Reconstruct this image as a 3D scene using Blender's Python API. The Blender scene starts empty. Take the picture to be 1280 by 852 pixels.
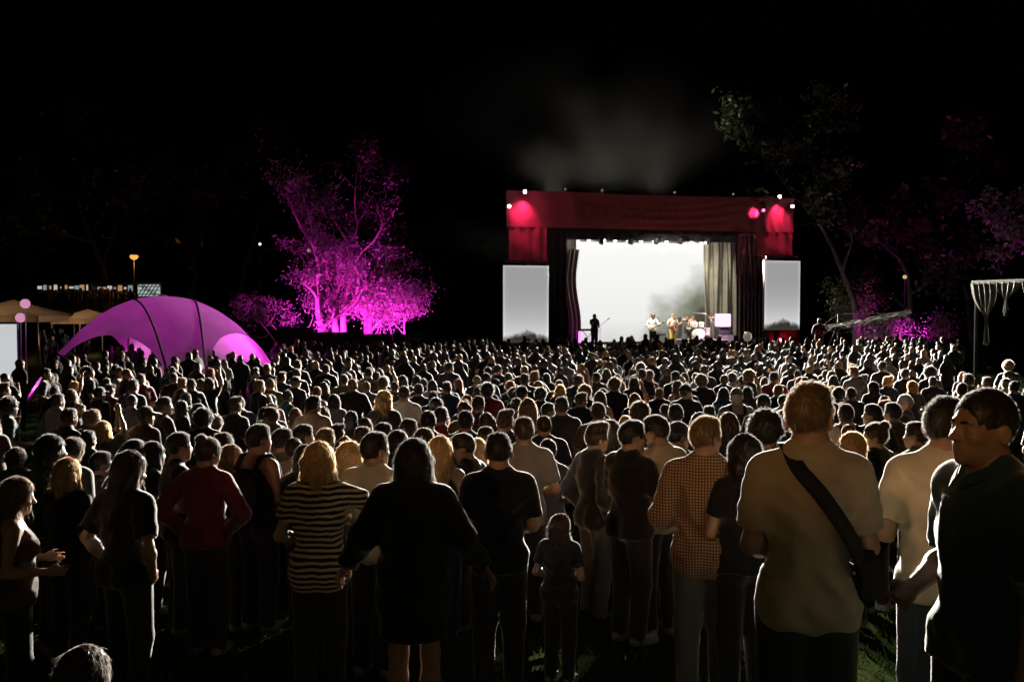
import bpy, math, random
import numpy as np
from mathutils import Vector, Matrix

R = math.radians
sc = bpy.context.scene
COL = sc.collection
rng = random.Random(11)
nrng = np.random.default_rng(5)

# ------------------------------------------------------------------ camera
FPX = 1280 * 35 / 36.0                 # focal length in pixels of the photograph
PITCH = math.atan(46 / FPX)
CAMZ = 3.25                            # the flat field is z = 0, the camera stands on the bank
cam = bpy.data.cameras.new('camera')
cam.lens = 35
cam.sensor_width = 36
cam.clip_start = 0.05
cam.clip_end = 900
camo = bpy.data.objects.new('camera', cam)
COL.objects.link(camo)
camo.location = (0, 0, CAMZ)
camo.rotation_euler = (math.pi / 2 - PITCH, 0, 0)
sc.camera = camo

# ------------------------------------------------------------------ night sky, exposure
world = bpy.data.worlds.new('World')
sc.world = world
world.use_nodes = True
wn = world.node_tree
wn.nodes.clear()
wo = wn.nodes.new('ShaderNodeOutputWorld')
bg = wn.nodes.new('ShaderNodeBackground')
sky = wn.nodes.new('ShaderNodeTexSky')
sky.sky_type = 'NISHITA'
sky.sun_disc = False
sky.sun_elevation = R(-4)
sky.sun_rotation = R(150)
bg.inputs['Strength'].default_value = 0.0010
wn.links.new(sky.outputs[0], bg.inputs['Color'])
wn.links.new(bg.outputs[0], wo.inputs['Surface'])
sc.view_settings.view_transform = 'Standard'
sc.view_settings.look = 'None'
sc.view_settings.gamma = 1
sc.view_settings.exposure = 3.0
sc.render.engine = 'CYCLES'
cy = sc.cycles
cy.use_denoising = True
cy.max_bounces = 5
cy.diffuse_bounces = 1
cy.glossy_bounces = 2
cy.transmission_bounces = 4
cy.volume_bounces = 0
cy.sample_clamp_indirect = 3.0
cy.sample_clamp_direct = 0
cy.caustics_reflective = False
cy.caustics_refractive = False
cy.use_light_tree = True
cy.volume_step_rate = 4.0


def ray(px, py):
    xc, yc = (px - 640) / FPX, (426 - py) / FPX
    c, s = math.cos(PITCH), math.sin(PITCH)
    return Vector((xc, c + yc * s, -s + yc * c))


def at(px, py, Y):
    d = ray(px, py)
    k = Y / d.y
    return Vector((d.x * k, Y, CAMZ + d.z * k))


def zat(py, Y):
    return at(640, py, Y).z


def project(p):
    c, s = math.cos(PITCH), math.sin(PITCH)
    x, y, z = p[0], p[1], p[2] - CAMZ
    dep = y * c - z * s
    return 640 + FPX * x / dep, 426 - FPX * (y * s + z * c) / dep, dep


def smooth(a, b, x):
    t = min(1, max(0, (x - a) / (b - a)))
    return t * t * (3 - 2 * t)


def ground(x, y):
    # the grassy bank the camera stands on, the flat field, the rise at the back left
    d = y
    if d < 2:
        g = 1.5 + 0.10 * min(12, max(0, 2 - d))
    elif d < 11:
        g = 1.5 - 1.5 * (d - 2) / 9.0
    else:
        g = 0.0
    if d < 14:
        g -= 0.07 * max(0, min(6, -x - 0.8)) * (1 - smooth(8, 14, d))
    rise = smooth(38, 52, d) * smooth(8, 17, -x) * 0.85
    rise += smooth(52, 84, d) * smooth(14, 34, -x) * 1.9
    rise += smooth(90, 190, d) * 4
    return g + rise


# ------------------------------------------------------------------ materials
MATS = {}


def mat(name, col, rough=0.7, metal=0.0, noise=0.0, nscale=30.0, bump=0.0, bscale=60.0, sheen=0.0,
        sss=0.0, srad=0.02, spec=0.4, emit=None, estr=0.0, wear=None):
    if name in MATS:
        return MATS[name]
    m = bpy.data.materials.new(name)
    m.use_nodes = True
    nt = m.node_tree
    b = nt.nodes['Principled BSDF']
    b.inputs['Base Color'].default_value = (*col, 1)
    b.inputs['Roughness'].default_value = rough
    b.inputs['Metallic'].default_value = metal
    b.inputs['Specular IOR Level'].default_value = spec
    if sheen:
        b.inputs['Sheen Weight'].default_value = sheen
        b.inputs['Sheen Roughness'].default_value = 0.4
    if sss:
        b.subsurface_method = 'BURLEY'
        b.inputs['Subsurface Weight'].default_value = sss
        b.inputs['Subsurface Radius'].default_value = (srad, srad * 0.8, srad * 0.65)
        b.inputs['Subsurface Scale'].default_value = 1.0
    if emit:
        b.inputs['Emission Color'].default_value = (*emit, 1)
        b.inputs['Emission Strength'].default_value = estr
    tc = nt.nodes.new('ShaderNodeTexCoord')
    if noise:
        n = nt.nodes.new('ShaderNodeTexNoise')
        n.inputs['Scale'].default_value = nscale
        n.inputs['Detail'].default_value = 5
        nt.links.new(tc.outputs['Object'], n.inputs['Vector'])
        mr = nt.nodes.new('ShaderNodeMapRange')
        mr.inputs['From Min'].default_value = 0.25
        mr.inputs['From Max'].default_value = 0.75
        mr.inputs['To Min'].default_value = 1 - noise
        mr.inputs['To Max'].default_value = 1 + noise
        nt.links.new(n.outputs['Fac'], mr.inputs['Value'])
        mx = nt.nodes.new('ShaderNodeVectorMath')
        mx.operation = 'SCALE'
        mx.inputs[0].default_value = col
        nt.links.new(mr.outputs[0], mx.inputs['Scale'])
        nt.links.new(mx.outputs[0], b.inputs['Base Color'])
    if bump:
        n2 = nt.nodes.new('ShaderNodeTexNoise')
        n2.inputs['Scale'].default_value = bscale
        n2.inputs['Detail'].default_value = 4
        nt.links.new(tc.outputs['Object'], n2.inputs['Vector'])
        bp = nt.nodes.new('ShaderNodeBump')
        bp.inputs['Strength'].default_value = bump
        bp.inputs['Distance'].default_value = 0.02
        nt.links.new(n2.outputs['Fac'], bp.inputs['Height'])
        nt.links.new(bp.outputs[0], b.inputs['Normal'])
    MATS[name] = m
    return m


def emission(name, col, strength):
    if name in MATS:
        return MATS[name]
    m = bpy.data.materials.new(name)
    m.use_nodes = True
    nt = m.node_tree
    nt.nodes.clear()
    o = nt.nodes.new('ShaderNodeOutputMaterial')
    e = nt.nodes.new('ShaderNodeEmission')
    e.inputs['Color'].default_value = (*col, 1)
    e.inputs['Strength'].default_value = strength
    nt.links.new(e.outputs[0], o.inputs['Surface'])
    MATS[name] = m
    return m


def thin(name, col, trans=0.5, gloss=0.08, rough=0.4, noise=0.0, nscale=3.0, tint=None, only_diffuse=False):
    """cloth, leaves and hair: part of the light passes through"""
    if name in MATS:
        return MATS[name]
    m = bpy.data.materials.new(name)
    m.use_nodes = True
    nt = m.node_tree
    nt.nodes.clear()
    o = nt.nodes.new('ShaderNodeOutputMaterial')
    d = nt.nodes.new('ShaderNodeBsdfDiffuse')
    t = nt.nodes.new('ShaderNodeBsdfTranslucent')
    g = nt.nodes.new('ShaderNodeBsdfGlossy')
    g.inputs['Roughness'].default_value = rough
    m1 = nt.nodes.new('ShaderNodeMixShader')
    m2 = nt.nodes.new('ShaderNodeMixShader')
    m1.inputs[0].default_value = trans
    m2.inputs[0].default_value = gloss
    d.inputs['Color'].default_value = (*col, 1)
    t.inputs['Color'].default_value = (*(tint or col), 1)
    if noise:
        tc = nt.nodes.new('ShaderNodeTexCoord')
        n = nt.nodes.new('ShaderNodeTexNoise')
        n.inputs['Scale'].default_value = nscale
        n.inputs['Detail'].default_value = 6
        nt.links.new(tc.outputs['Object'], n.inputs['Vector'])
        for tgt, c in ((d, col), (t, tint or col)):
            mr = nt.nodes.new('ShaderNodeMapRange')
            mr.inputs['From Min'].default_value = 0.25
            mr.inputs['From Max'].default_value = 0.75
            mr.inputs['To Min'].default_value = 1 - noise
            mr.inputs['To Max'].default_value = 1 + noise
            nt.links.new(n.outputs['Fac'], mr.inputs['Value'])
            v = nt.nodes.new('ShaderNodeVectorMath')
            v.operation = 'SCALE'
            v.inputs[0].default_value = c
            nt.links.new(mr.outputs[0], v.inputs['Scale'])
            nt.links.new(v.outputs[0], tgt.inputs['Color'])
    nt.links.new(d.outputs[0], m1.inputs[1])
    nt.links.new(t.outputs[0], m1.inputs[2])
    nt.links.new(m1.outputs[0], m2.inputs[1])
    nt.links.new(g.outputs[0], m2.inputs[2])
    nt.links.new(m2.outputs[0], o.inputs['Surface'])
    MATS[name] = m
    return m


# ------------------------------------------------------------------ mesh helpers
class MB:
    """collects boxes, bars, tubes, sheets; build() links them as one mesh object"""

    def __init__(self):
        self.v, self.f = [], []

    def add(self, vs, fs):
        o = len(self.v)
        self.v += [tuple(p) for p in vs]
        self.f += [tuple(i + o for i in q) for q in fs]
        return self

    def box(self, c, s, rz=0, rot=None, chamfer=0.0):
        M = rot if rot is not None else Matrix.Rotation(rz, 3, 'Z')
        hx, hy, hz = s[0] / 2, s[1] / 2, s[2] / 2
        if chamfer <= 0:
            vs = [M @ Vector((x * hx, y * hy, z * hz)) + Vector(c) for x in (-1, 1) for y in (-1, 1) for z in (-1, 1)]
            fs = [(0, 1, 3, 2), (4, 6, 7, 5), (0, 4, 5, 1), (2, 3, 7, 6), (0, 2, 6, 4), (1, 5, 7, 3)]
            return self.add(vs, fs)
        k = min(chamfer, hx * 0.9, hy * 0.9, hz * 0.9)
        ring = lambda ax, ay: [(-ax + k, -ay), (ax - k, -ay), (ax, -ay + k), (ax, ay - k), (ax - k, ay), (-ax + k, ay), (-ax, ay - k), (-ax, -ay + k)]
        vs = []
        for z, ins in ((-hz, k), (-hz + k, 0), (hz - k, 0), (hz, k)):
            for x, y in ring(hx - ins, hy - ins):
                vs.append(M @ Vector((x, y, z)) + Vector(c))
        fs = [tuple(range(7, -1, -1)), tuple(range(24, 32))]
        for r in range(3):
            for i in range(8):
                j = (i + 1) % 8
                fs.append((r * 8 + i, r * 8 + j, r * 8 + 8 + j, r * 8 + 8 + i))
        return self.add(vs, fs)

    def tube(self, pts, rad, n=6, cap=True):
        pts = [Vector(p) for p in pts]
        if not isinstance(rad, (list, tuple)):
            rad = [rad] * len(pts)
        vs, fs = [], []
        prev = None
        for i, p in enumerate(pts):
            t = (pts[min(i + 1, len(pts) - 1)] - pts[max(i - 1, 0)])
            t = t.normalized() if t.length > 1e-9 else Vector((0, 0, 1))
            if prev is None:
                a = t.orthogonal().normalized()
            else:
                a = (prev - t * prev.dot(t))
                a = a.normalized() if a.length > 1e-6 else t.orthogonal().normalized()
            prev = a
            b = t.cross(a)
            for k in range(n):
                w = 2 * math.pi * k / n
                vs.append(p + (a * math.cos(w) + b * math.sin(w)) * rad[i])
        for i in range(len(pts) - 1):
            for k in range(n):
                j = (k + 1) % n
                fs.append((i * n + k, i * n + j, (i + 1) * n + j, (i + 1) * n + k))
        if cap:
            fs.append(tuple(range(n - 1, -1, -1)))
            fs.append(tuple(range((len(pts) - 1) * n, len(pts) * n)))
        return self.add(vs, fs)

    def lathe(self, prof, c=(0, 0, 0), n=16, rot=None):
        vs, fs = [], []
        M = rot if rot is not None else Matrix.Identity(3)
        for r, z in prof:
            for k in range(n):
                w = 2 * math.pi * k / n
                vs.append(M @ Vector((r * math.cos(w), r * math.sin(w), z)) + Vector(c))
        for i in range(len(prof) - 1):
            for k in range(n):
                j = (k + 1) % n
                fs.append((i * n + k, i * n + j, (i + 1) * n + j, (i + 1) * n + k))
        fs.append(tuple(range(n - 1, -1, -1)))
        fs.append(tuple(range((len(prof) - 1) * n, len(prof) * n)))
        return self.add(vs, fs)

    def grid(self, fn, nu, nv):
        vs = [fn(i / nu, j / nv) for i in range(nu + 1) for j in range(nv + 1)]
        fs = [(i * (nv + 1) + j, (i + 1) * (nv + 1) + j, (i + 1) * (nv + 1) + j + 1, i * (nv + 1) + j + 1)
              for i in range(nu) for j in range(nv)]
        return self.add(vs, fs)

    def mesh(self, name, smooth_=False):
        me = bpy.data.meshes.new(name)
        me.from_pydata(self.v, [], self.f)
        me.update()
        if smooth_:
            me.shade_smooth()
        return me

    def build(self, name, m, parent=None, smooth_=False, loc=None):
        me = self.mesh(name, smooth_)
        if m:
            me.materials.append(m)
        return link(name, me, parent, loc)


def link(name, me, parent=None, loc=None):
    o = bpy.data.objects.new(name, me)
    COL.objects.link(o)
    if parent:
        o.parent = parent
    if loc is not None:
        o.location = loc
    return o


def tag(o, label=None, cat=None, group=None, kind=None):
    if label:
        o['label'] = label
    if cat:
        o['category'] = cat
    if group:
        o['group'] = group
    if kind:
        o['kind'] = kind
    return o


def empty(name, loc=(0, 0, 0), rz=0, label=None, cat=None, group=None):
    o = bpy.data.objects.new(name, None)
    o.empty_display_size = 0.2
    COL.objects.link(o)
    o.location = loc
    o.rotation_euler = (0, 0, rz)
    return tag(o, label, cat, group)


def copy_tree(o, parent=None):
    c = o.copy()
    COL.objects.link(c)
    if parent:
        c.parent = parent
    for ch in list(o.children):
        copy_tree(ch, c)
    return c


def lamp(name, kind, loc, power, col=(1, 1, 1), size=0.1, target=None, angle=60, blend=0.4, parent=None):
    l = bpy.data.lights.new(name, kind)
    l.energy = power
    l.color = col
    if kind == 'SPOT':
        l.spot_size = R(angle)
        l.spot_blend = blend
        l.shadow_soft_size = size
    elif kind == 'POINT':
        l.shadow_soft_size = size
    elif kind == 'AREA':
        l.size = size
    o = bpy.data.objects.new(name, l)
    COL.objects.link(o)
    o.location = loc
    if target is not None:
        o.rotation_euler = (Vector(target) - Vector(loc)).to_track_quat('-Z', 'Y').to_euler()
    if parent:
        o.parent = parent
        o.matrix_parent_inverse = Matrix.LocRotScale(parent.location, parent.rotation_euler.to_quaternion(), parent.scale).inverted()
    return o
# ------------------------------------------------------------------ ground
def grass_material():
    m = bpy.data.materials.new('grass_ground')
    m.use_nodes = True
    nt = m.node_tree
    b = nt.nodes['Principled BSDF']
    b.inputs['Roughness'].default_value = .95
    b.inputs['Specular IOR Level'].default_value = 0
    tc = nt.nodes.new('ShaderNodeTexCoord')
    n1 = nt.nodes.new('ShaderNodeTexNoise')
    n1.inputs['Scale'].default_value = .8
    n1.inputs['Detail'].default_value = 8
    n2 = nt.nodes.new('ShaderNodeTexNoise')
    n2.inputs['Scale'].default_value = 40
    n2.inputs['Detail'].default_value = 6
    nt.links.new(tc.outputs['Object'], n1.inputs['Vector'])
    nt.links.new(tc.outputs['Object'], n2.inputs['Vector'])
    mx = nt.nodes.new('ShaderNodeMath')
    mx.operation = 'MULTIPLY'
    nt.links.new(n1.outputs['Fac'], mx.inputs[0])
    nt.links.new(n2.outputs['Fac'], mx.inputs[1])
    cr = nt.nodes.new('ShaderNodeValToRGB')
    cr.color_ramp.elements[0].position = .10
    cr.color_ramp.elements[0].color = (.022, .020, .010, 1)
    cr.color_ramp.elements[1].position = .42
    cr.color_ramp.elements[1].color = (.030, .052, .015, 1)
    nt.links.new(mx.outputs[0], cr.inputs[0])
    nt.links.new(cr.outputs[0], b.inputs['Base Color'])
    bp = nt.nodes.new('ShaderNodeBump')
    bp.inputs['Strength'].default_value = .7
    bp.inputs['Distance'].default_value = .04
    nt.links.new(n2.outputs['Fac'], bp.inputs['Height'])
    nt.links.new(bp.outputs[0], b.inputs['Normal'])
    return m


def build_ground():
    xs = np.unique(np.concatenate([np.arange(-60, 60.1, 1.5), np.linspace(-420, -60, 16), np.linspace(60, 420, 16)]))
    ys = np.unique(np.concatenate([np.arange(-20, 15, .5), np.arange(15, 110, 1.5), np.linspace(110, 500, 22)]))
    V = [(x, y, ground(x, y)) for x in xs for y in ys]
    n = len(ys)
    Q = [(i * n + j, (i + 1) * n + j, (i + 1) * n + j + 1, i * n + j + 1) for i in range(len(xs) - 1) for j in range(n - 1)]
    mb = MB()
    mb.v, mb.f = V, Q
    o = mb.build('ground', grass_material(), smooth_=True)
    tag(o, kind='structure')
    # blades of grass on the near bank
    g = np.random.default_rng(4)
    N = 42000
    d = 2.2 + 22 * g.random(N) ** 1.5
    x = (g.random(N) - .5) * 1.15 * d
    z = np.array([ground(a, b) for a, b in zip(x, d)])
    h = g.uniform(.03, .085, N) * (1 + .5 * (g.random(N) > .9))
    a = g.uniform(0, 6.28, N)
    w = .003 + .0006 * d
    bend = g.normal(0, .03, (N, 2))
    base = np.stack([x, d, z - .005], 1)
    s = np.stack([np.cos(a) * w, np.sin(a) * w, np.zeros(N)], 1)
    tip = base + np.stack([bend[:, 0], bend[:, 1], h], 1)
    VV = np.stack([base - s, base + s, tip], 1).reshape(-1, 3)
    me = bpy.data.meshes.new('grass')
    me.from_pydata(VV.tolist(), [], np.arange(3 * N).reshape(-1, 3).tolist())
    me.materials.append(thin('grass_blade', (.035, .06, .016), trans=.2, gloss=.0, noise=.5, nscale=2.5))
    tag(link('grass', me), kind='stuff')


build_ground()
M_steel = mat('steel', (.35, .35, .36), rough=.35, metal=.9, noise=.15, nscale=15)
M_black = mat('black_metal', (.015, .015, .016), rough=.5, noise=.3, nscale=12, bump=.05)
M_drape = mat('black_drape', (.010, .010, .011), rough=.95, noise=.25, nscale=3, sheen=.2)
M_wood = mat('stage_boards', (.22, .20, .17), rough=.55, noise=.3, nscale=6, bump=.1)
M_plastic = mat('black_plastic', (.02, .02, .022), rough=.35, noise=.15, nscale=30)
M_bark_lit = mat('bark_lit', (.26, .21, .17), rough=.9, noise=.45, nscale=7, bump=.9, bscale=18)  # paled so the uplit trunks seem to glow


# ------------------------------------------------------------------ trees
def tree_meshes(seed, height, spread, trunk_r, leaves, leafsize, trunks=1, lean=.15, low=.25, clumps=6, dens=1.0, sparse=False):
    r = random.Random(seed)
    tb = MB()
    ends = []

    def branch(p, d, L, rad, lvl):
        pts, rr = [p], [rad]
        n = 5
        for i in range(n):
            d = (d + Vector((r.gauss(0, .16), r.gauss(0, .16), r.gauss(.03, .08)))).normalized()
            p = p + d * L / n
            pts.append(p)
            rr.append(rad * (1 - .62 * (i + 1) / n))
            if lvl < 3 and i >= 1 and r.random() < (.75 if lvl else .65):
                ax = Vector((r.gauss(0, 1), r.gauss(0, 1), r.gauss(0, .4))).normalized()
                nd = (d * .55 + ax * .8 + Vector((0, 0, .15))).normalized()
                branch(p, nd, L * r.uniform(.42, .62), rr[-1] * .62, lvl + 1)
            if lvl >= 1 and i >= 2:
                ends.append((p, L * .16))
        if lvl >= 1:
            ends.append((p, L * .22))
        tb.tube(pts if lvl < 2 else pts[::2] + pts[-1:], rr if lvl < 2 else rr[::2] + rr[-1:], 7 if lvl == 0 else 5 if lvl == 1 else 4, cap=False)
        if lvl < 3:
            for _ in range(2):
                ax = Vector((r.gauss(0, 1), r.gauss(0, 1), r.gauss(.2, .4))).normalized()
                branch(p, (d * .7 + ax * .6).normalized(), L * r.uniform(.4, .6), rr[-1] * .8, lvl + 1)
    for t in range(trunks):
        a = r.uniform(0, 6.28)
        base = Vector((math.cos(a), math.sin(a), 0)) * (.35 * (trunks > 1))
        d = Vector((math.cos(a) * lean, math.sin(a) * lean, 1)).normalized()
        branch(base, d, height * r.uniform(.5, .62), trunk_r * r.uniform(.75, 1), 0)
    g = np.random.default_rng(seed)
    C = np.array([e[0] for e in ends])
    S = np.array([max(.25, e[1]) for e in ends]) * spread
    keep = C[:, 2] > height * low
    C, S = C[keep], S[keep]
    if sparse:
        k = g.random(len(C)) < .6
        C, S = C[k], S[k]
    pick = g.integers(0, len(C), leaves)
    P = C[pick] + g.normal(0, 1, (leaves, 3)) * S[pick][:, None] * V3f((1, 1, .75))
    a = g.normal(0, 1, (leaves, 3))
    a /= np.linalg.norm(a, axis=1, keepdims=True)
    b = np.cross(a, g.normal(0, 1, (leaves, 3)))
    b /= np.linalg.norm(b, axis=1, keepdims=True)
    sz = leafsize * g.uniform(.6, 1.3, leaves)[:, None]
    q = np.stack([P - a * sz, P - b * sz * .45, P + a * sz, P + b * sz * .45], 1).reshape(-1, 3)
    me = bpy.data.meshes.new('crown')
    me.from_pydata(q.tolist(), [], np.arange(4 * leaves).reshape(-1, 4).tolist())
    return tb.mesh('trunk', True), me


def V3f(a):
    return np.array(a, float)


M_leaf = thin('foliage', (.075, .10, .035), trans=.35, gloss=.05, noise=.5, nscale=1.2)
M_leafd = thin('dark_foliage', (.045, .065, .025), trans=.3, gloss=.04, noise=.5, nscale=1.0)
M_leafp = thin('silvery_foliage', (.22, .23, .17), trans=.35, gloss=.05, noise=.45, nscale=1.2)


M_bark_unlit = mat('bark_unlit', (.06, .05, .042), rough=.95, noise=.4, nscale=7, bump=.9, bscale=18)  # darkened copy of the bark, so trunks off the uplights fade


def tree(name, meshes, loc, rz, label, m=None, group=None, scale=1.0):
    t = empty(name, loc, rz, label, 'tree', group)
    t.scale = (scale,) * 3
    tk = link('trunk', meshes[0], t)
    cr = link('crown', meshes[1], t)
    if not meshes[0].materials:
        meshes[0].materials.append(M_bark_lit if m is M_leafp else M_bark_unlit)
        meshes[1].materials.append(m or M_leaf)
    return t


MAG = (1.0, .03, .85)


def uplight(loc, target, power, label, col=MAG, angle=70, size=.12, group='uplights under the trees'):
    u = empty('uplight', loc, 0, label, 'lamp', group)
    d = (Vector(target) - Vector(loc)).normalized()
    q = d.to_track_quat('Z', 'Y').to_matrix()
    b = MB().lathe([(.06, -.12), (.13, -.10), (.15, .02), (.15, .10), (.13, .10), (.125, .06)], (0, 0, .22), 14, q)
    b.build('housing', M_black, u, True)
    MB().lathe([(.12, .065), (.12, .07)], (0, 0, .22), 14, q).build('lens', emission('lens_magenta', col, 20), u)
    y = MB()
    y.tube([(-.16, 0, .22), (-.16, 0, .02), (.16, 0, .02), (.16, 0, .22)], .015, 5)
    y.build('bracket', M_black, u)
    lp = lamp('uplight_beam', 'SPOT', Vector(loc) + Vector((0, 0, .22)) + d * .16, power, col, size, target, angle, .7)
    return u


def gat(px, d):
    x = (px - 640) * d / FPX
    return Vector((x, d, ground(x, d)))


# magenta lit trees left of the stage
TREES = [
    # px, depth, seed, height, trunks, spread, leaves, low, label
    (402, 57, 21, 7.2, 2, 1.0, 4200, .25, 'magenta lit tree with two pale trunks nearest the purple dome tent', True),
    (432, 60, 35, 11.5, 2, .9, 2600, .35, 'tall open magenta lit tree with a forked trunk, middle of three', True),
    (468, 58, 47, 7.6, 2, 1.0, 4800, .22, 'bushy magenta lit tree leaning right, nearest the stage left tower', True),
]
for px, d, sd, h, nt_, sp, lv, low, lab, sparse in TREES:
    p = gat(px, d)
    tree('uplit_tree', tree_meshes(sd, h, sp, .30, lv, .10, nt_, .22, low, sparse=sparse), p, 0, lab, M_leafp)
    uplight(p + Vector((-.6, -2.2, 0)), p + Vector((.1, 0, 2.3)), 520, lab and 'small magenta uplight in the grass before the %s' % ('two-trunked tree' if px == 402 else 'forked tall tree' if px == 432 else 'bushy right tree'), angle=76)
p = gat(395, 57)
uplight(gat(385, 55.2), p + Vector((-1.2, 0, 3)), 300, 'small magenta uplight in the grass left of the two-trunked tree', angle=90)
uplight(gat(497, 56), gat(492, 58) + Vector((0, 0, 2.6)), 520, 'small magenta uplight in the grass right of the bushy tree', angle=80)
p = gat(492, 59)
tree('bush', tree_meshes(61, 4.6, 1.5, .10, 8000, .09, 4, .5, .12), p, 0, 'dense magenta lit bush beside the bushy tree left of stage', M_leafp)
p = gat(362, 57)
tree('bush', tree_meshes(66, 4.2, 1.0, .07, 2600, .085, 3, .7, .3, sparse=True), p, 0, 'arching magenta lit bush between dome tent and two-trunked tree', M_leafp)
# right of the stage
p = gat(1070, 60)
tree('lime_tree', tree_meshes(75, 16.5, .8, .34, 2400, .19, 1, .08, .22, sparse=True), p, 0, 'tall dark tree right of the stage with a few leaf sprays lit', M_leaf)
p = gat(1097, 60)
tree('bush', tree_meshes(83, 4.6, 1.1, .10, 2600, .085, 3, .4, .35, sparse=True), p, 0, 'dim magenta lit bush behind the camera crane', M_leaf)
uplight(gat(1092, 57.6), p + Vector((0, 0, 3.0)), 160, 'small magenta uplight behind the camera crane', angle=70)
p = gat(1142, 56)
tree('bush', tree_meshes(96, 2.9, 1.4, .08, 2600, .08, 5, .9, .3), p, 0, 'low bright magenta bush at the tip of the camera crane', M_leafp)
uplight(gat(1142, 54.6), p + Vector((0, 0, 1.8)), 300, 'small magenta uplight under the low bright bush', angle=70)
p = gat(1292, 52)
tree('uplit_tree', tree_meshes(104, 9.5, 1.0, .26, 2200, .15, 1, .3, .3, sparse=True), p, 0, 'magenta lit tree at the right edge behind the curtained canopy', M_leafp)
uplight(gat(1286, 50), p + Vector((0, 0, 4.5)), 60, 'small magenta uplight behind the curtained canopy', angle=60)
# dark wood behind: individual trees that barely show
dk = [tree_meshes(120, 15, 1.25, .35, 5000, .26, 1, .1, .18), tree_meshes(131, 18, 1.15, .4, 5500, .28, 1, .08, .2)]
place = [(-46, 96), (-36, 90), (-30, 92), (-26, 94), (-18, 97), (-11, 93), (-4, 95), (24, 98), (15, 104), (22, 80), (29, 72), (36, 78), (45, 70), (54, 76), (-58, 104)]
names = ['above the far stall row', 'behind the street lamp', 'beyond the dome tent', 'left of the magenta trees', 'behind the two-trunked tree', 'behind the tall magenta tree', 'between magenta trees and stage',
         'behind the stage left tower', 'behind the stage roof', 'behind the stage right tower', 'behind the camera crane', 'beyond the low bright bush', 'behind the curtained canopy', 'farthest right beyond the canopy', 'at the far left edge']
for i, ((x, y), nm) in enumerate(zip(place, names)):
    tree('dark_tree', dk[i % 2], (x, y, ground(x, y) - .1), i * 1.3, 'unlit dark tree ' + nm, M_leafd, 'dark trees around the field', .85 + .25 * rng.random())


# ------------------------------------------------------------------ stage: its own frame, s along the front, t away from the crowd
P0 = at(632, 430, 47.5)
P0.z = 0
P1 = at(990, 430, 51.5)
P1.z = 0
US = (P1 - P0).normalized()
VS = Vector((-US.y, US.x, 0))
SLEN = (P1 - P0).length
SRZ = math.atan2(US.y, US.x)
stage_loc = P0.copy()


def S(px, t=0.0):
    """position along the stage front of an image column at depth t behind the front"""
    k = (px - 640) / FPX
    q = P0 + VS * t
    # (q.x + s ux) = k (q.y + s uy)
    return (k * q.y - q.x) / (US.x - k * US.y)


def W(s, t, z=0.0):
    return P0 + US * s + VS * t + Vector((0, 0, z))


def Zs(py, px, t=0.0):
    q = W(S(px, t), t)
    return at(px, py, q.y).z


FLOOR = 0.98
sL, sR = S(685), S(957)
zTop = Zs(238, 640)
zBan = Zs(286, 760)
zTopR = Zs(248, 985)
st = empty('concert_stage', stage_loc, SRZ, 'large open-air concert stage with red cloth portal and black drapes', 'stage')


def sbox(name, s0, s1, t0, t1, z0, z1, m, parent=st, ch=.02):
    return MB().box(((s0 + s1) / 2, (t0 + t1) / 2, (z0 + z1) / 2), (s1 - s0, t1 - t0, z1 - z0), chamfer=ch).build(name, m, parent)


# deck of single boards, apron
DECK = 9.0
n = 24
for i in range(n):
    a, b = i * DECK / n, (i + 1) * DECK / n - .012
    if i == 0:
        bm0 = MB().box((0, 0, 0), (SLEN - .2, b - a, .05), chamfer=.006).mesh('deck_board')
        bm0.materials.append(M_wood)
    link('deck_board', bm0, st, (SLEN / 2, (a + b) / 2, FLOOR - .025 + .002 * math.sin(i * 2.3)))
sbox('deck_frame', .15, SLEN - .15, .1, DECK - .1, 0, FLOOR - .055, M_black)
MB().grid(lambda u, v: (SLEN * u, -.03 - .03 * math.sin(u * 260), FLOOR * v - .03 + .01), 240, 2).build('apron_drape', M_drape, st, True)


def truss(mb, a, b, w=.36, seg=.5, r=.025):
    a, b = Vector(a), Vector(b)
    d = (b - a)
    L = d.length
    d.normalize()
    u = d.orthogonal().normalized()
    v = d.cross(u)
    cs = [(u * x + v * y) * w / 2 for x, y in ((1, 1), (-1, 1), (-1, -1), (1, -1))]
    for c in cs:
        mb.tube([a + c, b + c], r, 5)
    k = max(1, int(L / seg))
    for i in range(k):
        p, q = a + d * L * i / k, a + d * L * (i + 1) / k
        for j in range(4):
            e, f = cs[j], cs[(j + 1) % 4]
            mb.tube([p + e, q + f] if (i + j) % 2 else [p + f, q + e], r * .6, 4, False)
    return mb


tops = zTop - .25
for s_, t_ in ((sL - .9, .6), (SLEN - .9, .6), (3.4, DECK - .5), (SLEN - .9, DECK - .5)):
    truss(MB(), (s_, t_, 0), (s_, t_, tops)).build('truss_tower', M_black, st)
for t_ in (.6, 4.4, DECK - .5):
    truss(MB(), (.8 + .29 * t_, t_, tops - .2), (SLEN - .9, t_, tops - .2)).build('truss_beam', M_black, st)
# roof skin
MB().grid(lambda u, v: (.2 + 2.75 * v + (SLEN - .4 - 2.75 * v) * u, .3 + (DECK - .3) * v, tops - .05 + .25 * math.sin(math.pi * v) - .03 * math.sin(u * 50) ** 2), 40, 8).build('roof_skin', M_drape, st, True)
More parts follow.
